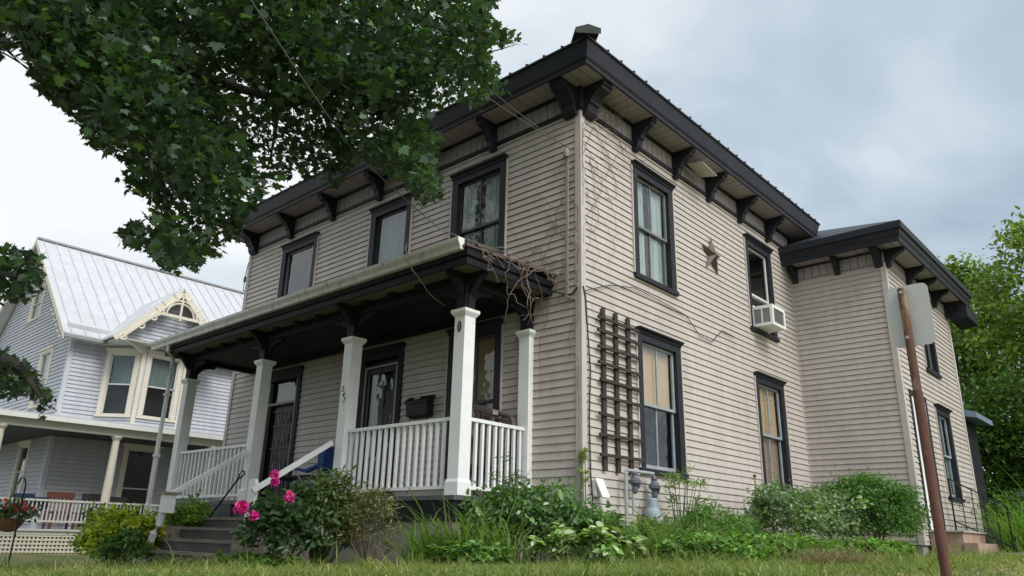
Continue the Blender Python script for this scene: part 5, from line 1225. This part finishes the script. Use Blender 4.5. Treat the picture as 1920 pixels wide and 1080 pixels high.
wire('wall_cable', [SD(.0, .04, 3.10), SD(.05, .045, 2.95), SD(.10, .045, 2.4), SD(.16, .045, 1.8), SD(.12, .045, 1.1), SD(.14, .045, .3), SD(.2, .05, -.3)], .012, 'cable', 'black cable running down the side wall next to the corner board')
wire('wall_cable', [SD(.05, .05, 3.04), SD(.7, .045, 3.30), SD(1.4, .045, 3.44), SD(2.2, .045, 3.42), SD(3.1, .045, 3.36), SD(3.6, .045, 3.08), SD(4.05, .045, 3.06), SD(4.5, .045, 3.38), SD(5.0, .045, 3.36)], .008, 'cable', 'thin cable looping along the side wall above the lower window')
wire('wall_cable', [FR(-.03, .05, 3.08), FR(-.15, .05, 2.98), FR(-.5, .05, 3.1)], .012, 'cable', 'short black cable from the porch roof to the corner')
g = G(); g.tube([LS(.1, .02, 5.3), LS(.1, .35, 5.25), LS(.12, .42, 5.6), LS(.1, .3, 6.0), LS(.1, .02, 6.1)], .012, 5); g.lathe(LS(.1, .36, 5.5), [(.03, 0), (.04, .06), (.03, .14)], 8); tag(g.build('insulator_bracket', M['conduit']), 'looped wire bracket with insulators on the far end of the house', 'bracket')

# ------------------------------------------------------------------ GROUND, LAWN, PATH, ROAD
xs = sorted(set(np.round(np.concatenate([np.arange(-14, 12, .35), [-400, -200, -100, -60, -40, -30, -24, -19, -16, 14, 18, 26, 40, 80, 200, 400]]), 3)))
ysg = sorted(set(np.round(np.concatenate([np.arange(-14, 18, .35), [-400, -200, -100, -50, -30, -20, -16, 20, 24, 30, 40, 60, 100, 200, 400]]), 3)))
vs = [(x, y, GZ(x, min(y, 60)) if y > 0 else GZ(x, y)) for y in ysg for x in xs]; nx = len(xs)
g = G(); g.add(vs, [(j * nx + i, j * nx + i + 1, (j + 1) * nx + i + 1, (j + 1) * nx + i) for j in range(len(ysg) - 1) for i in range(nx - 1)])
g.build('ground', M['ground'], smooth=True, kind='structure')
z = -2.1; g = G(); g.box(8.2, 16, -300, 300, z - .05, z + .03); g.box(-300, 8.2, -22, -11.6, z - .05, z + .03); 
g.build('road', M['asphalt'], kind='structure')
g = G()
for i in range(8): x0, x1 = 3.0 + i, 4.0 + i - .012; za = GZ(x0, 11) + .02; zb = GZ(x1, 11) + .02; g.hexa([(x0, 10.2, za - .1), (x1, 10.2, zb - .1), (x1, 11.1, zb - .1), (x0, 11.1, za - .1), (x0, 10.2, za), (x1, 10.2, zb), (x1, 11.1, zb), (x0, 11.1, za)])
g.build('path', M['pave'], kind='structure')
n = 120000
r = 3.0 + 13.5 * npr.random(n) ** 1.1; a = npr.uniform(-.78, .80, n)     # a fan of turf in front of the camera side of the lawn
fx, fy = FWD[0] / math.hypot(FWD[0], FWD[1]), FWD[1] / math.hypot(FWD[0], FWD[1])
X = CAM[0] + r * (np.cos(a) * fx + np.sin(a) * fy); Y = CAM[1] + r * (np.cos(a) * fy - np.sin(a) * fx)
ok = ~((X < .1) & (Y > -.05)) & ~((X > -9.8) & (X < -.8) & (Y > -1.7)) & ~((X > -6.8) & (X < -4) & (Y > -3.05)) & ~((X < 2.2) & (Y > 8.2)) & ~((X < 3.5) & (Y > 8.5) & (Y < 10.7))
X, Y, r = X[ok], Y[ok], r[ok]
def patch(x, y): return .5 + .5 * np.sin(x * .9 + 1.3 * np.sin(y * .7 + .4)) * np.sin(y * .8 + 1.1 * np.sin(x * .6)) + npr.normal(0, .18, len(x))
pt = patch(X, Y); n = len(X)
tn = tints(n, (.14, .20, .05), .22, .1); dry = pt > .50 + .45 * np.abs(a[ok] + .12); tn[dry] = tints(int(dry.sum()), (.44, .37, .20), .2, .08)
mid = npr.random(n) < .22; tn[mid] = tints(int(mid.sum()), (.27, .30, .085), .2, .1)
P = np.stack([X, Y, np.array([GZ(x, y) for x, y in zip(X, Y)]) - .004], 1)
H = np.where(dry, .028, .046) * np.exp(npr.normal(0, .35, n)) * (1 + .012 * r)
tuft = (np.sin(X * 5.1 + 2 * np.sin(Y * 3.3)) * np.sin(Y * 4.7 + 1.5 * np.sin(X * 2.9)) > .62) & (r > 6); H[tuft] *= npr.uniform(1.5, 3.6, int(tuft.sum()))
lw = blades('lawn_grass', P, H, .004 + .0005 * r, tn, M['leaf_thin'], None, .8, .6, 2); lw['kind'] = 'stuff'
cm = npr.random(n) < np.where(patch(X, Y) > .6, .10, .012); Pc = P[cm] + np.array([0, 0, .02]); k = len(Pc)
lc = leaf_mesh('lawn_clover', Pc, npr.uniform(.02, .045, k), unit(rdir(k) * .4 + np.array([0, 0, 1])), rdir(k), 'round', tints(k, (.12, .20, .05), .25, .12, (.5, .5, .42), .03), M['leaf_thin']); lc['kind'] = 'stuff'

# ------------------------------------------------------------------ CAMERA, SKY, SUN
cam = bpy.data.cameras.new('camera'); co = bpy.data.objects.new('camera', cam); COL.objects.link(co)
from mathutils import Matrix
mw = Matrix.Identity(4)
for i in range(3): mw[i][0], mw[i][1], mw[i][2], mw[i][3] = RGT[i], UPV[i], -FWD[i], CAM[i]
co.matrix_world = mw; cam.sensor_width = 36; cam.lens = FPX / 1920 * 36; cam.clip_start = .05; cam.clip_end = 3000
SC.camera = co
sund = V((.70, -.13, .70)).normalized()
el = math.asin(sund.z); az = math.atan2(sund.x, sund.y)
w = bpy.data.worlds.new('World'); SC.world = w; w.use_nodes = True; N = w.node_tree.nodes; Lk = w.node_tree.links; N.clear()
out = N.new('ShaderNodeOutputWorld'); bg = N.new('ShaderNodeBackground'); Lk.new(bg.outputs[0], out.inputs[0]); bg.inputs[1].default_value = .10
sky = N.new('ShaderNodeTexSky'); sky.sky_type = 'NISHITA'; sky.sun_disc = False; sky.sun_elevation = el; sky.sun_rotation = az; sky.air_density = 1.2; sky.dust_density = 2.5
tc = N.new('ShaderNodeTexCoord'); sx = N.new('ShaderNodeSeparateXYZ'); Lk.new(tc.outputs['Generated'], sx.inputs[0])
def math_(op, a, b=None, c=None):
    m = N.new('ShaderNodeMath'); m.operation = op
    for i, v in enumerate((a, b, c)):
        if v is None: continue
        if isinstance(v, (int, float)): m.inputs[i].default_value = v
        else: Lk.new(v, m.inputs[i])
    return m.outputs[0]
# cloud layer: direction projected on a flat ceiling
zz = math_('ADD', math_('MAXIMUM', sx.outputs[2], 0.), .22)
cb = N.new('ShaderNodeCombineXYZ'); Lk.new(math_('DIVIDE', sx.outputs[0], zz), cb.inputs[0]); Lk.new(math_('DIVIDE', sx.outputs[1], zz), cb.inputs[1])
n1 = N.new('ShaderNodeTexNoise'); n1.inputs['Scale'].default_value = 1.5; n1.inputs['Detail'].default_value = 7; n1.inputs['Roughness'].default_value = .52; n1.inputs['Distortion'].default_value = .4
Lk.new(cb.outputs[0], n1.inputs['Vector'])
# broad brightness: luminous cloud towards -x (and behind the camera), slate-blue bank towards the right
ax = math_('ADD', math_('ABSOLUTE', sx.outputs[0]), math_('MULTIPLY', math_('MAXIMUM', sx.outputs[2], 0.), .12))
base = N.new('ShaderNodeMapRange'); base.interpolation_type = 'SMOOTHSTEP'; Lk.new(ax, base.inputs[0])
base.inputs[1].default_value = -.15; base.inputs[2].default_value = 1.02; base.inputs[3].default_value = .0; base.inputs[4].default_value = 1.0
fac = math_('ADD', base.outputs[0], math_('MULTIPLY', math_('SUBTRACT', n1.outputs[0], .5), 2.3))
cr = N.new('ShaderNodeValToRGB'); e = cr.color_ramp.elements
e[0].position = .0; e[0].color = (.31, .385, .465, 1); e[1].position = 1.0; e[1].color = (.735, .745, .75, 1)
for p, c in ((.28, (.40, .475, .55)), (.55, (.54, .595, .645)), (.78, (.66, .695, .72))): k = cr.color_ramp.elements.new(p); k.color = (*c, 1)
Lk.new(fac, cr.inputs[0])
sc = N.new('ShaderNodeVectorMath'); sc.operation = 'SCALE'; Lk.new(cr.outputs[0], sc.inputs[0]); sc.inputs['Scale'].default_value = 10.0
gd = N.new('ShaderNodeVectorMath'); gd.operation = 'DOT_PRODUCT'; Lk.new(tc.outputs['Generated'], gd.inputs[0]); gd.inputs[1].default_value = sund
gl = math_('MULTIPLY', math_('POWER', math_('MAXIMUM', gd.outputs['Value'], 0.), 4.0), 9.0)
gv = N.new('ShaderNodeVectorMath'); gv.operation = 'SCALE'; gv.inputs[0].default_value = (1.0, .98, .96); Lk.new(gl, gv.inputs['Scale'])
ga = N.new('ShaderNodeVectorMath'); ga.operation = 'ADD'; Lk.new(sc.outputs[0], ga.inputs[0]); Lk.new(gv.outputs[0], ga.inputs[1])
mx = N.new('ShaderNodeMix'); mx.data_type = 'RGBA'; mx.inputs[0].default_value = .93
Lk.new(sky.outputs[0], mx.inputs[6]); Lk.new(ga.outputs[0], mx.inputs[7]); Lk.new(mx.outputs[2], bg.inputs[0])
sl_ = bpy.data.lights.new('sun', 'SUN'); so = bpy.data.objects.new('sun', sl_); COL.objects.link(so)
sl_.energy = 1.5; sl_.angle = math.radians(22); sl_.color = (1.0, .97, .94)
so.rotation_euler = sund.to_track_quat('Z', 'Y').to_euler()
SC.view_settings.view_transform = 'Standard'; SC.view_settings.look = 'None'; SC.view_settings.exposure = 0.46; SC.view_settings.gamma = 1.0
SC.cycles.use_denoising = True; SC.cycles.max_bounces = 8; SC.cycles.transparent_max_bounces = 12
